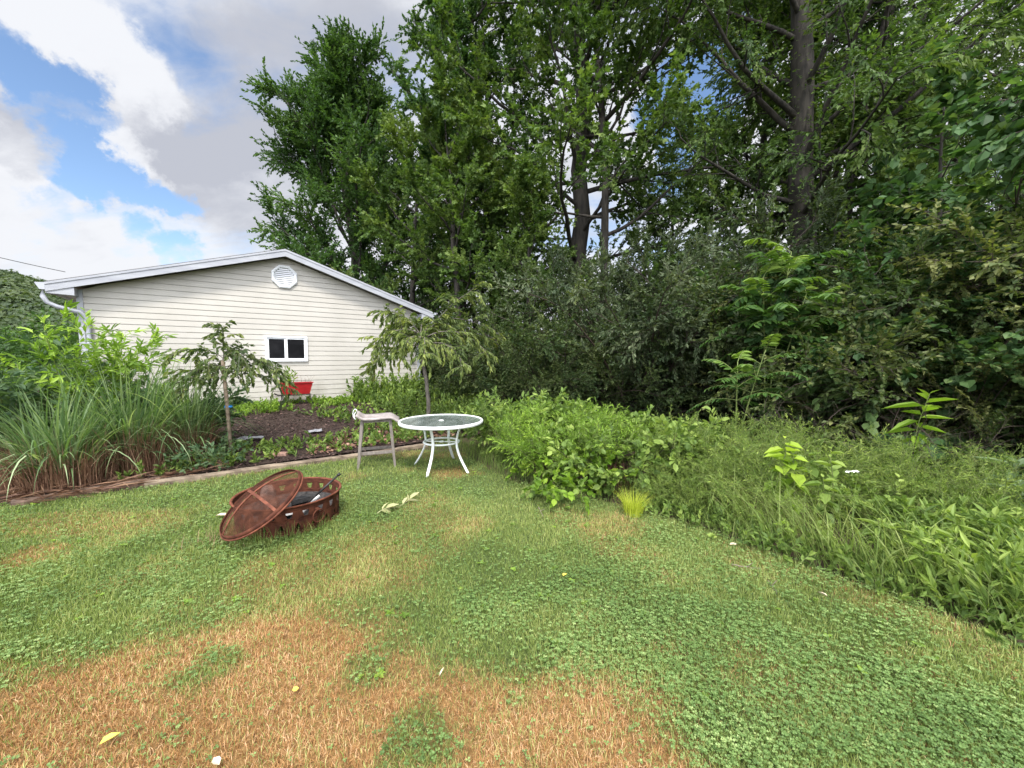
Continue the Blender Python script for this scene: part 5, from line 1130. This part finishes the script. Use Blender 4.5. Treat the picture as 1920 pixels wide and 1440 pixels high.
def scatter(rng, n, poly, dz=0.0, avoid=False):
    poly = np.asarray(poly); lo, hi = poly.min(0), poly.max(0); out = np.zeros((0, 2))
    while len(out) < n:
        q = rng.uniform(lo, hi, (n * 2, 2)); q = q[inside(q[:, 0], q[:, 1], poly)]
        if avoid:
            pl = bpy.data.objects['planter_box'].location; q = q[np.hypot(q[:, 0] - pl.x - .15, q[:, 1] - pl.y + .25) > .42]
        out = np.vstack([out, q])
    out = out[:n]; return np.concatenate([out, (gh(out[:, 0], out[:, 1]) + dz)[:, None]], 1)
rg = np.random.default_rng(2024)
def gp(*pp): return [tuple(G(*p)[:2]) for p in pp]
# carpet of weeds under the trees and behind the mounds
brush = gp((900, 760), (1000, 775), (1200, 785), (1300, 792), (1700, 800), (2000, 830)) + [(8, 6), (8.5, 8), (3, 10), (-1.5, 10)]
weeds('undergrowth', 'mixed green weeds carpeting the ground between lawn and bushes', 'weeds', scatter(rg, 800, brush), rg.uniform(.08, .30, 800), (.075, .034), 'weed', 12, seed=3)
sh = gp((1300, 830), (1500, 850), (1700, 900), (1950, 1000)) + [(8, 5), (8.5, 8), (2, 9)]
weeds('undergrowth', 'darker broad leaved weeds in the shade below the bushes', 'weeds', scatter(rg, 900, sh), rg.uniform(.12, .36, 900), (.09, .05), 'vine', 12, seed=4)
# weeds beside the garage right corner, behind stool and table
right_bed = [tuple(sl(s, l)) for s, l in ((.2, 4.9), (1.4, 5.2), (3.0, 5.6), (4.2, 5.7), (4.3, 7.2), (4.0, 8.6), (2.0, 9.0), (.2, 8.6))]
weeds('weed_bank', 'waist high green weeds along the right end of the garage wall', 'weeds', scatter(rg, 1000, right_bed), rg.uniform(.15, .52, 1000), (.085, .036), 'weed', 15, seed=5)
wall_strip = [tuple(sl(s, l)) for s, l in ((.12, .8), (.12, 7.2), (.8, 7.2), (1.0, 4.4), (1.4, 2.5), (1.6, 1.0))]
weeds('wall_weeds', 'low yellowish weeds along the foot of the garage wall', 'weeds', scatter(rg, 800, wall_strip, avoid=True), rg.uniform(.07, .22, 800), (.06, .03), 'lime', 11, seed=6, tints=(0, .75))
wall2 = [tuple(sl(s, l)) for s, l in ((.15, 5.05), (.15, 7.0), (.7, 7.0), (.7, 5.05))]
weeds('tall_wall_weeds', 'taller thin weeds against the siding right of the red planter', 'weeds', scatter(rg, 130, wall2), rg.uniform(.3, .75, 130), (.11, .05), 'weed', 16, seed=7, lean=.18)
bedw = [tuple(sl(s, l)) for s, l in ((3.2, 1.2), (4.3, 1.0), (4.3, 5.6), (2.9, 5.4), (3.4, 3.6))]
weeds('bed_weeds', 'small weeds dotting the mulch behind the long timber', 'weeds', scatter(rg, 330, bedw), rg.uniform(.08, .24, 330), (.075, .03), 'weed', 11, seed=8, lean=.35)
bed2 = [tuple(sl(s, l)) for s, l in ((1.5, 3.6), (3.2, 4.6), (3.4, 5.6), (1.2, 5.6))]
weeds('bed_weeds', 'sparse sprawling weeds on the mulch left of the bar stool', 'weeds', scatter(rg, 150, bed2), rg.uniform(.08, .28, 150), (.08, .04), 'weed', 9, seed=9, lean=.5)
# leaf litter round the stool
n = 700; lp = scatter(rg, n, [tuple(sl(s, l)) for s, l in ((3.0, 4.2), (4.25, 3.2), (4.25, 6.0), (3.0, 6.0))], .06); a = rg.uniform(0, 6.28, n); lv = Leaves(); lv.add(lp, np.stack([np.cos(a), np.sin(a), rg.uniform(-.2, .4, n)], 1), nrm(np.array([0, 0, 1]) + rg.normal(0, .4, (n, 3))), rg.uniform(.05, .11, n), rg.uniform(.03, .06, n), np.clip(rg.normal(.6, .25, n), 0, 1))
tag(link('leaf_litter', lv.mesh('leaf_litter', 'oval', .3, .2), None, MAT['litter']), 'dry brown leaf litter in the bed left of the bar stool', 'leaf litter', kind='stuff')
# straw and dead debris under the silvergrass
n = 1500; lp = scatter(rg, n, gp((-60, 950), (60, 952), (310, 905), (400, 885), (400, 862), (250, 855), (-60, 900)), .02); a = rg.normal(.6, .7, n); lv = Leaves(); lv.add(lp + np.array([0, 0, 1]) * rg.uniform(0, .06, (n, 1)), np.stack([np.cos(a), np.sin(a), rg.uniform(-.15, .3, n)], 1), nrm(np.array([0, 0, 1]) + rg.normal(0, .5, (n, 3))), rg.uniform(.10, .4, n), rg.uniform(.005, .012, n), np.clip(rg.normal(.35, .25, n), 0, 1))
tag(link('straw_litter', lv.mesh('straw_litter', 'diamond', .2, .1), None, MAT['straw']), 'reddish brown straw fallen round the silvergrass clumps', 'straw', kind='stuff')

Gb = 'weed mounds along the lawn edge'
kw = dict(cat='weed mound', group=Gb)
shrub('goldenrod_clump', 'tall light green clump of fine leaved stems right of the patio table', on(.72, 5.45), 101, 150, .70, .45, (.055, .012), 'lime', el=(.9, 1.55), n_br=5, br_len=.22, n_tw=3, tw_len=.16, n_leaf=9, base_r=.62, sag=.03, r=.005, br_lo=.5, stem_mat='greenstem', parts=('stems', 'leaves'), out=.7, tints=(0, .8), **kw)
brm = shrub('bramble_bush', 'raspberry bush with dark canes and bright leaves behind the sedge tuft', on(1.55, 5.05), 102, 40, .58, .66, (.085, .058), 'weed', 'oval', el=(.5, 1.5), n_br=5, br_len=.34, n_tw=3, tw_len=.2, n_leaf=6, base_r=.55, sag=.18, r=.007, br_lo=.55, tints=(.15, 1), **kw)
shrub('bramble_bush', 'low yellow green bramble sprouting on the lawn edge below the goldenrod', on(.72, 4.72), 103, 26, .30, .40, (.075, .05), 'bright', 'oval', el=(.5, 1.5), n_br=4, br_len=.38, n_tw=2, tw_len=.14, n_leaf=6, base_r=.42, sag=.12, r=.004, br_lo=.2, stem_mat='greenstem', tints=(.1, .8), **kw)
shrub('weed_bush', 'leafy green weed bush behind the fine leaved clump', on(.35, 6.5), 104, 40, .68, .6, (.09, .038), 'weed', 'oval', el=(.8, 1.5), n_br=5, br_len=.3, n_tw=3, tw_len=.2, n_leaf=8, base_r=.6, sag=.06, r=.007, br_lo=.25, stem_mat='greenstem', **kw)
wbs = shrub('weed_bush', 'broad leafed weed bush in front of the dark hollow', on(1.5, 5.9), 105, 22, .6, .5, (.11, .06), 'weed', 'oval', el=(.7, 1.5), n_br=5, br_len=.3, n_tw=3, tw_len=.2, n_leaf=7, base_r=.6, sag=.08, r=.007, br_lo=.25, stem_mat='greenstem', tints=(.1, .9), **kw)
bs = shrub('bedstraw_mound', 'rounded mound of fine tangled bedstraw right of the bramble bush', on(2.75, 4.5), 106, 230, .74, .38, (.042, .0075), 'bedstraw', el=(.25, 1.5), n_br=6, br_len=.30, n_tw=4, tw_len=.16, n_leaf=9, base_r=.62, sag=.14, r=.0025, br_lo=.15, stem_mat='greenstem', parts=('stems', 'leaves'), out=1.0, **kw)
o = copy_tree(bs, on(4.2, 3.75), 2.1, (.8, .75, .85), 'tangled bedstraw mound in front of the rose thicket at the right', Gb)
o = copy_tree(bs, on(1.95, 4.3), 1.1, (.55, .5, .6), 'small bedstraw mound touching the bramble bush', Gb)
copy_tree(brm, at(1640, 3.95, 0), 2.0, .6, 'leafy bramble filling the dip between the two bedstraw mounds', Gb)
copy_tree(wbs, at(1860, 3.0, 0), 1.0, .55, 'leafy weed bush low in the right corner before the milkweed', Gb)
copy_tree(wbs, at(1440, 5.2, 0), 3.0, .6, 'broad leafed weeds peeping over the first bedstraw mound', Gb)
copy_tree(brm, at(1345, 4.35, 0), 4.0, .5, 'bramble at the left flank of the first bedstraw mound', Gb)
copy_tree(wbs, at(1760, 4.6, 0), 4.5, .55, 'shaded weed bush behind the right bedstraw mound', Gb)
shrub('dead_brush', 'tangle of bare dead twigs in the dark before the grape leaves', on(4.35, 4.6), 107, 18, .9, .9, (.02, .008), 'rose', el=(.3, 1.4), n_br=6, br_len=.4, n_tw=4, tw_len=.2, n_leaf=1, base_r=.4, sag=.05, r=.007, br_lo=.2, cat='dead brush')
# single plants that stand out
Gp2 = 'broad leaved stalks in the brush'
def stalk(name, label, loc, h, leaf, mat, seed, n=1, whorls=9, lean=(0, 0), droop=.25, tints=(0, 1), el=.5, spreadr=.04):
    rng = np.random.default_rng(seed); t = thing(name, label, 'plant', loc, 0, Gp2); bk = Bark(); lv = Leaves()
    for j in range(n):
        p = np.array([[rng.normal(0, spreadr), rng.normal(0, spreadr), -.02]]); d = nrm(np.array([[lean[0] + rng.normal(0, .08), lean[1] + rng.normal(0, .08), 1]])); st = grow(rng, p, d, np.array([h * rng.uniform(.75, 1.05)]), 9, .02, .03, 0); bk = Bark(); bk.batch(st, .0075 * np.linspace(1, .5, 9)[None], 5); link('stem', bk.mb.mesh('stem', True, np.full(bk.mb.n, .6)), t, MAT['greenstem'])
        m = whorls * 3; u = np.linspace(.28, 1.0, m); x = np.clip(u * 8, 0, 7.999); i = x.astype(int); q = st[0, i] + (st[0, i + 1] - st[0, i]) * (x - i)[:, None]
        a = np.arange(m) * 2.4 + rng.uniform(-.3, .3, m); e = -.6 + 1.55 * u ** 2.2 + rng.normal(0, .22, m) + el - .5; ax = np.stack([np.cos(a) * np.cos(e), np.sin(a) * np.cos(e), np.sin(e)], 1)
        nn = nrm(np.stack([-np.cos(a) * np.sin(e), -np.sin(a) * np.sin(e), np.cos(e)], 1) + rng.normal(0, .12, (m, 3))); s = np.where(u > .9, 1.25 - .9 * (u - .9) / .1, .75 + .5 * (u - .28) / .6) * rng.uniform(.8, 1.1, m)
        lv.add(q, ax, nn, leaf[0] * s, leaf[1] * s, np.clip(tints[0] + (tints[1] - tints[0]) * (.25 + .6 * u ** 2) + rng.normal(0, .08, m), 0, 1))
    link('leaves', lv.mesh('leaves', 'oval', .3, .45), t, MAT[mat]); return t
def base_at(px, y): return at(px, y, 0)
stalk('tall_stalk', 'bright pointed leaf rosette on a tall stalk before the grape leaves', base_at(1708, 4.3), zat(690, 4.3), (.25, .06), 'bright', 1, tints=(.0, .75))
stalk('tall_stalk', 'dark leaved stalk with star shaped top at the right edge', base_at(1882, 3.7), zat(842, 3.7), (.20, .06), 'bluegreen', 2)
stalk('milkweed', 'stout milkweed with broad blunt leaves low at the right', base_at(1815, 3.2), zat(935, 3.2), (.17, .085), 'bluegreen', 3, whorls=6, tints=(.1, .8))
stalk('milkweed', 'broad leaved milkweed half cut off by the right edge', base_at(1935, 3.3), zat(905, 3.3), (.2, .1), 'bluegreen', 4, whorls=6)
stalk('mulberry_sprout', 'bright yellow green big leaved sprout standing above the bedstraw mound', base_at(1500, 3.7), zat(795, 3.7), (.14, .11), 'bright', 5, n=3, whorls=4, spreadr=.12, tints=(.3, 1), droop=.5, el=.35)
stalk('mulberry_sprout', 'lower leafy sprout with toothed leaves right of the bedstraw mound', base_at(1555, 3.55), zat(850, 3.55), (.12, .09), 'weed', 6, n=4, whorls=4, spreadr=.16, el=.4)
stalk('tall_stalk', 'thin dark stalk with oval leaves before the dead twigs', base_at(1690, 4.6), zat(790, 4.6), (.11, .05), 'bluegreen', 7, whorls=5)
stalk('ragweed', 'small bright weed at the lawn edge below the milkweed', base_at(1770, 2.75), .34, (.10, .03), 'lime', 8, n=5, whorls=5, spreadr=.10)
stalk('ragweed', 'leafy weed with narrow leaves in the lower right corner', base_at(1880, 2.6), .42, (.12, .035), 'weed', 9, n=7, whorls=6, spreadr=.16)
stalk('ragweed', 'narrow leaved weed behind the long grass sweep', base_at(1690, 3.1), .40, (.11, .03), 'weed', 10, n=6, whorls=6, spreadr=.16)
stalk('ragweed', 'pale three leaved sprig at the lawn edge under the bedstraw', base_at(1450, 3.45), .26, (.08, .04), 'lime', 11, n=5, whorls=3, spreadr=.12)
stalk('ragweed', 'upright sprig growing in front of the dark hollow', base_at(1295, 5.1), .85, (.07, .05), 'weed', 12, n=3, whorls=5, spreadr=.1)
pt = MB()
for i, (dx, dz, a) in enumerate(((0, 0, .2), (.035, .004, -.3), (-.05, -.004, .5))):
    pt.add(np.array([(0, 0, 0), (.03 * math.cos(a), .01, .012 + .01 * math.sin(a)), (.06 * math.cos(a), 0, .02 * math.sin(a)), (.03 * math.cos(a), -.012, -.008)]) + np.array([dx, 0, dz]), None, [(0, 1, 2), (0, 2, 3)])
o = pt.build('white_scrap', MAT['petal']); o.location = tuple(P(1594, 884, 3.75)); tag(o, 'bright white scrap caught in the weeds right of the bedstraw mound', 'scrap')

# long grass
def grass_stuff(name, label, pts, h, ld, lean, w, mat, seed, seg=4, tint=None, cat='grass', kind='stuff'):
    rng = np.random.default_rng(seed); V, Q, T, ti = blades(rng, pts, h, ld, lean, w, seg, tint); V[:, 2] = np.maximum(V[:, 2], gh(V[:, 0], V[:, 1]) + .004)
    o = link(name, mesh_np(name, V, Q, T, ti), None, MAT[mat]); return tag(o, label, cat, None, kind)
edge = np.array([G(px, py)[:2] for px, py in ((1215, 958), (1300, 984), (1420, 1030), (1560, 1076), (1720, 1133), (1860, 1187), (2000, 1255))])
def along(rng, n, off_lo, off_hi, edge=edge):
    s = np.concatenate([[0], np.cumsum(np.linalg.norm(np.diff(edge, axis=0), axis=1))]); u = rng.uniform(0, s[-1], n); x = np.interp(u, s, edge[:, 0]); y = np.interp(u, s, edge[:, 1])
    d = np.gradient(edge, axis=0); d /= np.linalg.norm(d, axis=1)[:, None]; nx = np.interp(u, s, -d[:, 1]); ny = np.interp(u, s, d[:, 0]); o = rng.uniform(off_lo, off_hi, n)
    return np.stack([x + nx * o, y + ny * o, np.zeros(n)], 1), u / s[-1], np.stack([nx, ny], 1)
n = 3600; p, u, nn = along(rg, n, -.06, .5); msk = fbm(p[:, 0] * 2.2, p[:, 1] * 2.2, 91) > rg.uniform(.30, .62, n); p = p[msk]; n = len(p); ld = nrm(np.stack([rg.normal(-.6, .5, n), rg.normal(.25, .5, n)], 1))
clump = .45 + .95 * fbm(p[:, 0] * 3, p[:, 1] * 3, 91)
grass_stuff('long_grass', 'clumpy unmown grass along the right edge of the lawn', p, rg.uniform(.12, .38, n) * clump, ld, rg.uniform(.5, 2.1, n), rg.uniform(.0025, .0055, n), 'longgrass', 5, 5, np.clip(rg.normal(.35, .25, n), 0, 1))
n = 800; p, u, nn = along(rg, n, -.02, .45); msk = (u > .28) & (fbm(p[:, 0] * 2.5, p[:, 1] * 2.5, 17) > rg.uniform(.35, .62, n)); p = p[msk]; n = len(p); ld = nrm(np.stack([rg.normal(-.85, .22, n), rg.normal(.5, .3, n)], 1))
grass_stuff('fallen_grass', 'long pale flattened grass sweeping over the right lawn edge', p, rg.uniform(.4, .95, n), ld, rg.uniform(1.0, 1.75, n), rg.uniform(.002, .0042, n), 'longgrass', 15, 7, np.clip(rg.normal(.78, .18, n), 0, 1))
n = 3000; a = rg.uniform(0, 6.28, n); k = rg.integers(0, 5, n); ctr = np.array([(.70, 4.95), (1.5, 4.62), (2.45, 3.95), (2.85, 3.85), (3.7, 3.15)])[k]; q = rg.uniform(.05, .42, n); p = np.stack([ctr[:, 0] + q * np.cos(a), ctr[:, 1] + .55 * q * np.sin(a), 0 * a], 1); p = p[~in_lawn(p[:, 0], p[:, 1])]; n = len(p)
grass_stuff('dead_stems', 'dark reddish brown dead stems showing at the foot of the weed mounds', p, rg.uniform(.12, .42, n), nrm(rg.normal(0, 1, (n, 2))), rg.uniform(.1, 1.5, n), rg.uniform(.003, .008, n), 'cane', 16, 4, np.clip(rg.normal(.45, .3, n), 0, 1), cat='dead stems')
rl = gp((1640, 1000), (1760, 1010), (1930, 1030), (1960, 1190), (1860, 1182), (1740, 1135))
weeds('edge_weeds', 'narrow leaved light green weeds in the lower right corner', 'weeds', scatter(rg, 190, rl), rg.uniform(.18, .48, 190), (.09, .021), 'weed', 20, seed=31, lean=.3, tints=(.1, 1))
n = 320; p, u, nn = along(rg, n, -.10, .5); weeds('edge_weeds', 'ragged small leaved weeds along the right lawn edge', 'weeds', p, rg.uniform(.05, .22, n), (.05, .024), 'weed', 10, seed=32, lean=.45)
n = 500; p, u, nn = along(rg, n, .15, .9); ld = nrm(rg.normal(0, 1, (n, 2)) + np.array([-.6, -.2]))
grass_stuff('long_grass', 'scattered broad grass blades arching out of the brush', p, rg.uniform(.35, .75, n), ld, rg.uniform(.6, 2.2, n), rg.uniform(.006, .012, n), 'longgrass', 6, 7, np.clip(rg.normal(.6, .2, n), 0, 1))
e2 = np.array([G(px, py)[:2] for px, py in ((800, 842), (870, 850), (915, 880), (965, 903), (1080, 926), (1215, 958))])
n = 3600; p, u, nn = along(rg, n, -.03, .7, e2); ld = nrm(rg.normal(0, 1, (n, 2)) + np.array([.3, -.4]))
grass_stuff('long_grass', 'tufted medium grass behind and right of the patio table', p, rg.uniform(.10, .30, n), ld, rg.uniform(.2, 1.3, n), rg.uniform(.003, .006, n), 'longgrass', 7, 4, np.clip(rg.normal(.4, .22, n), 0, 1))
c = G(1187, 966); n = 380; a = rg.uniform(0, 6.28, n); q = np.sqrt(rg.random(n)) * .09
o = grass_stuff('sedge_tuft', 'glowing yellow green sedge tuft on the lawn edge under the bramble bush', np.stack([c[0] + np.cos(a) * q, c[1] + np.sin(a) * q, 0 * a], 1), rg.uniform(.16, .33, n), nrm(np.stack([np.cos(a), np.sin(a)], 1) + rg.normal(0, .3, (n, 2))), rg.uniform(.35, 1.7, n), rg.uniform(.003, .005, n), 'sedge', 8, 5, cat='grass tuft', kind='thing')

# ------------------------------------------------------------------ the lawn itself
def build_lawn():
    rng = np.random.default_rng(99)
    n = 900000; y = rng.uniform(.75, 6.9, n); x = rng.uniform(-1, 1, n) * (1.42 * y + 1.0)
    dens = np.interp(np.hypot(x, y), [0, 2.2, 3.5, 5, 8], [15000, 14500, 10500, 6500, 4500]) / (n / (2 * (1.42 * (6.9 ** 2 - .75 ** 2) / 2 + 6.15)) ) / (1.42 * y + 1.0) * (1.42 * 3.8 + 1.0)
    k = (rng.random(n) < dens) & inside(x + .05 * (rng.random(n) - .5), y + .05 * (rng.random(n) - .5), LAWN); x, y = x[k], y[k]
    dd = deadness(x, y); isd = rng.random(len(x)) < dd * .93; d = np.hypot(x, y)
    far = np.interp(d, [1.5, 4, 7], [1, 1.35, 1.9])
    g = .018 * (fbm(x * 1.3, y * 1.3, 3) - .5)
    tone = fbm(x * 2.6, y * 2.6, 55)
    for sel, name, label, mat, hl, hh, lmin, lmax, w in ((~isd, 'lawn_grass', 'short mown green grass of the lawn', 'lawn', .018, .062, .25, 1.7, .0034), (isd, 'dead_grass', 'scorched orange brown dead grass in the lawn patches', 'dead', .018, .05, .8, 2.3, .0026)):
        m = int(sel.sum()); p = np.stack([x[sel], y[sel], g[sel] - .003], 1); a = rng.uniform(0, 6.28, m); ld = np.stack([np.cos(a), np.sin(a)], 1)
        h = rng.uniform(hl, hh, m) * (.75 + .5 * tone[sel]) * np.interp(far[sel], [1, 1.9], [1, 1.15])
        ti = np.clip(rng.normal(.42, .3 if mat == 'dead' else .22, m) + (tone[sel] - .5) * .7 + (0 if mat == 'dead' else .35 * dd[sel]), 0, 1)
        V, Q, T, t = blades(rng, p, h, ld, rng.uniform(lmin, lmax, m), w * rng.uniform(.7, 1.3, m) * far[sel], 2, ti)
        tag(link(name, mesh_np(name, V, Q, T, t), None, MAT[mat]), label, 'grass', None, 'stuff')
    # clover: three leaflets on a short stalk
    n = 330000; y = rng.uniform(.75, 6.9, n); x = rng.uniform(-1, 1, n) * (1.42 * y + 1.0)
    c = smooth(fbm(x * 1.1 + 5, y * 1.1, 71) * .55 + fbm(x * 4, y * 4, 73) * .45, .43, .66)
    dd = deadness(x, y)
    dens = np.interp(np.hypot(x, y), [0, 2.2, 3.5, 5, 8], [2500, 2500, 2000, 1500, 1100]) / 330000 * (2 * (1.42 * (6.9 ** 2 - .75 ** 2) / 2 + 6.15)) / (1.42 * y + 1.0) * (1.42 * 3.8 + 1.0) * (.12 + .88 * c) * (1 - .93 * np.clip(dd * 1.15, 0, 1))
    k = (rng.random(n) < dens) & in_lawn(x, y); x, y = x[k], y[k]; m = len(x); d = np.hypot(x, y)
    p = np.stack([x, y, rng.uniform(.018, .048, m)], 1); up = nrm(np.array([0, 0, 1]) + rng.normal(0, .42, (m, 3))); a0 = rng.uniform(0, 6.28, m); sz = rng.uniform(.005, .0125, m) * np.interp(d, [1.5, 4, 7], [1, 1.2, 1.5])
    t = np.clip(rng.normal(.42, .2, m) + (fbm(x * 2, y * 2, 57) - .5) * .8, 0, 1); lv = Leaves()
    for j in range(3):
        a = a0 + j * 2.094; ax = np.stack([np.cos(a), np.sin(a), np.full(m, .12)], 1); lv.add(p, ax, up, sz, sz * .95, np.clip(t + rng.normal(0, .05, m), 0, 1))
    tag(link('clover', lv.mesh('clover', 'diamond', .18, .05, .62), None, MAT['clover']), 'white clover leaves covering most of the green lawn', 'clover', None, 'stuff')
    # broad leaved rosettes (plantain, violets)
    n = 420; y = rng.uniform(1.2, 6.2, n); x = rng.uniform(-1, 1, n) * (1.42 * y); k = in_lawn(x, y) & (rng.random(n) < .85) & (deadness(x, y) < .5) & (y > 1.7); x, y = x[k], y[k]; n = len(x); m = 6; lv = Leaves()
    a = rng.uniform(0, 6.28, (n, m)); ax = np.stack([np.cos(a), np.sin(a), rng.uniform(.1, .7, (n, m))], -1).reshape(-1, 3); s = np.repeat(rng.uniform(.018, .042, n), m)
    lv.add(np.repeat(np.stack([x, y, np.full(n, .015)], 1), m, 0), ax, nrm(np.array([0, 0, 1]) + rng.normal(0, .2, (n * m, 3))), s, s * .6, np.repeat(rng.random(n) * .8, m))
    tag(link('lawn_weeds', lv.mesh('lawn_weeds', 'oval', .25, .2), None, MAT['lime']), 'small broad leaved weed rosettes dotted through the lawn', 'weeds', None, 'stuff')
build_lawn()
def tufts():
    rng = np.random.default_rng(123); P_ = []; H = []
    for n, f in ((260, lambda n: [PIT[:2] + (PR + .03) * np.array([math.cos(a), math.sin(a)]) + rng.normal(0, .02, 2) for a in rng.uniform(3.6, 6.0, n)]), (90, lambda n: [np.array([-2.62, 3.30]) + rng.normal(0, .09, 2) for _ in range(n)]), (50, lambda n: [G(795, 899)[:2] + rng.normal(0, .03, 2) for _ in range(n)]), (50, lambda n: [G(671, 882)[:2] + rng.normal(0, .04, 2) for _ in range(n)]), (60, lambda n: [G(688, 975)[:2] + rng.normal(0, .05, 2) for _ in range(n)])):
        q = f(n); P_ += q; H += list(rng.uniform(.06, .19, n))
    p = np.concatenate([np.array(P_), np.zeros((len(P_), 1))], 1); n = len(p); a = rng.uniform(0, 6.28, n)
    grass_stuff('grass_tufts', 'unmown grass tufts round the fire pit and the furniture feet', p, np.array(H), np.stack([np.cos(a), np.sin(a)], 1), rng.uniform(.1, 1.1, n), rng.uniform(.003, .005, n), 'longgrass', 9, 4, np.clip(rng.normal(.35, .2, n), 0, 1))
    n = 110; q = np.array([np.array([-2.60, 3.26]) + rng.normal(0, .10, 2) * np.array([1.3, .8]) for _ in range(n)]); a = rng.uniform(0, 6.28, n)
    grass_stuff('dry_grass_tuft', 'dry tan grass blades poking through the low side of the spark screen', np.concatenate([q, np.zeros((n, 1))], 1), rng.uniform(.08, .2, n), np.stack([np.cos(a), np.sin(a)], 1), rng.uniform(.3, 1.6, n), rng.uniform(.002, .004, n), 'straw', 10, 4, np.clip(rng.normal(.75, .2, n), 0, 1))
tufts()
# things lying on the lawn
def fallen_leaf(name, label, px, py, L, Wd, rot, mat, seed):
    rng = np.random.default_rng(seed); c = G(px, py, .04); lv = Leaves(); lv.add([(0, 0, 0)], np.array([math.cos(rot), math.sin(rot), .15]), np.array([rng.normal(0, .2), rng.normal(0, .2), 1]), L, Wd, .6)
    o = link(name, lv.mesh(name, 'oval', .35, .15), None, MAT[mat]); o.location = tuple(c); tag(o, label, 'leaf', 'fallen leaves on the lawn')
fallen_leaf('fallen_leaf', 'yellow oval leaf on the dead grass near the bottom left', 186, 1396, .062, .040, 1.0, 'yellowleaf', 1)
fallen_leaf('fallen_leaf', 'curled whitish leaf at the bottom edge on the dead grass', 411, 1434, .05, .03, 2.6, 'paleleaf', 2)
fallen_leaf('fallen_leaf', 'small yellowish leaf in the middle of the scorched patch', 548, 1294, .028, .022, .4, 'yellowleaf', 3)
fallen_leaf('fallen_leaf', 'dry tan leaf lying left of the leaning spark screen', 404, 967, .13, .06, .1, 'paleleaf', 4)
fallen_leaf('fallen_leaf', 'pale pinkish leaf on the brown edge below the bedstraw', 1368, 1021, .07, .03, .1, 'paleleaf', 5)
fallen_leaf('fallen_leaf', 'orange tinted leaf lying before the long grass sweep', 1552, 1118, .06, .04, 2.1, 'paleleaf', 6)
fallen_leaf('fallen_leaf', 'tiny yellow leaf in the clover right of the lawn centre', 1056, 1080, .045, .03, .9, 'yellowleaf', 7)
fallen_leaf('fallen_leaf', 'thin pale leaf standing in the grass right of the scorched patch', 824, 1268, .06, .012, 1.4, 'paleleaf', 8)
def sprig():
    rng = np.random.default_rng(4); A = G(705, 964, .035); B = G(768, 938, .035); t = thing('wilted_sprig', 'cut leafy sprig wilting on the lawn right of the fire pit', 'sprig', A)
    k = np.linspace(0, 1, 9)[:, None]; pts = (B - A) * k + np.array([0, 0, 1]) * .02 * np.sin(k * 7); s = MB(); s.tube(pts, .004, 5); link('stem', s.mesh('stem', True, np.full(s.n, .6)), t, MAT['wilted'])
    lv = Leaves(); leafing(rng, lv, pts[None], 17, .13, .05, out=1.0, droop=.05, flat=1.0); link('leaves', lv.mesh('leaves', 'oval', .4, .25), t, MAT['wilted'])
sprig()
def twig(label, px, py, px2, py2, r=.004, seed=1):
    rng = np.random.default_rng(seed); A = G(px, py, .025); B = G(px2, py2, .03); k = np.linspace(0, 1, 7)[:, None]; pts = A + (B - A) * k + rng.normal(0, .006, (7, 3)) * np.sin(k * 3.14); m = MB(); m.tube(pts - A, np.linspace(r, r * .5, 7), 5); m.tube([pts[3] - A, pts[3] - A + np.array([.05, .03, .015])], r * .5, 4)
    o = m.build('fallen_twig', MAT['twig'], None, True); o.location = tuple(A); tag(o, label, 'twig', 'twigs on the lawn')
twig('pale bent twig in the clover right of the lawn centre', 1010, 950, 1018, 968, .006, 2)
twig('grey twig with grass clippings in front of the long grass', 1372, 1058, 1425, 1066, .006, 3)
twig('reddish stick lying below the right hand long grass', 1440, 1088, 1456, 1112, .004, 4)
# dead stumps of perennials beside the stool
b = Bark(); rng = np.random.default_rng(6); c = GG(634, 838); n = 9; p = np.stack([c[0] + rng.normal(0, .10, n), c[1] + rng.normal(0, .06, n), np.full(n, c[2])], 1); d = nrm(np.stack([rng.normal(0, .12, n), rng.normal(0, .1, n), np.ones(n)], 1)); b.batch(grow(rng, p, d, rng.uniform(.1, .26, n), 4, 0, .04), np.array([.007, .007, .006, .005])[None], 5)
tag(link('dead_stubble', b.mb.mesh('dead_stubble', True, np.full(b.mb.n, .2)), None, MAT['cane']), 'dark dead stubs of a cut plant just left of the bar stool', 'stubs', kind='stuff')
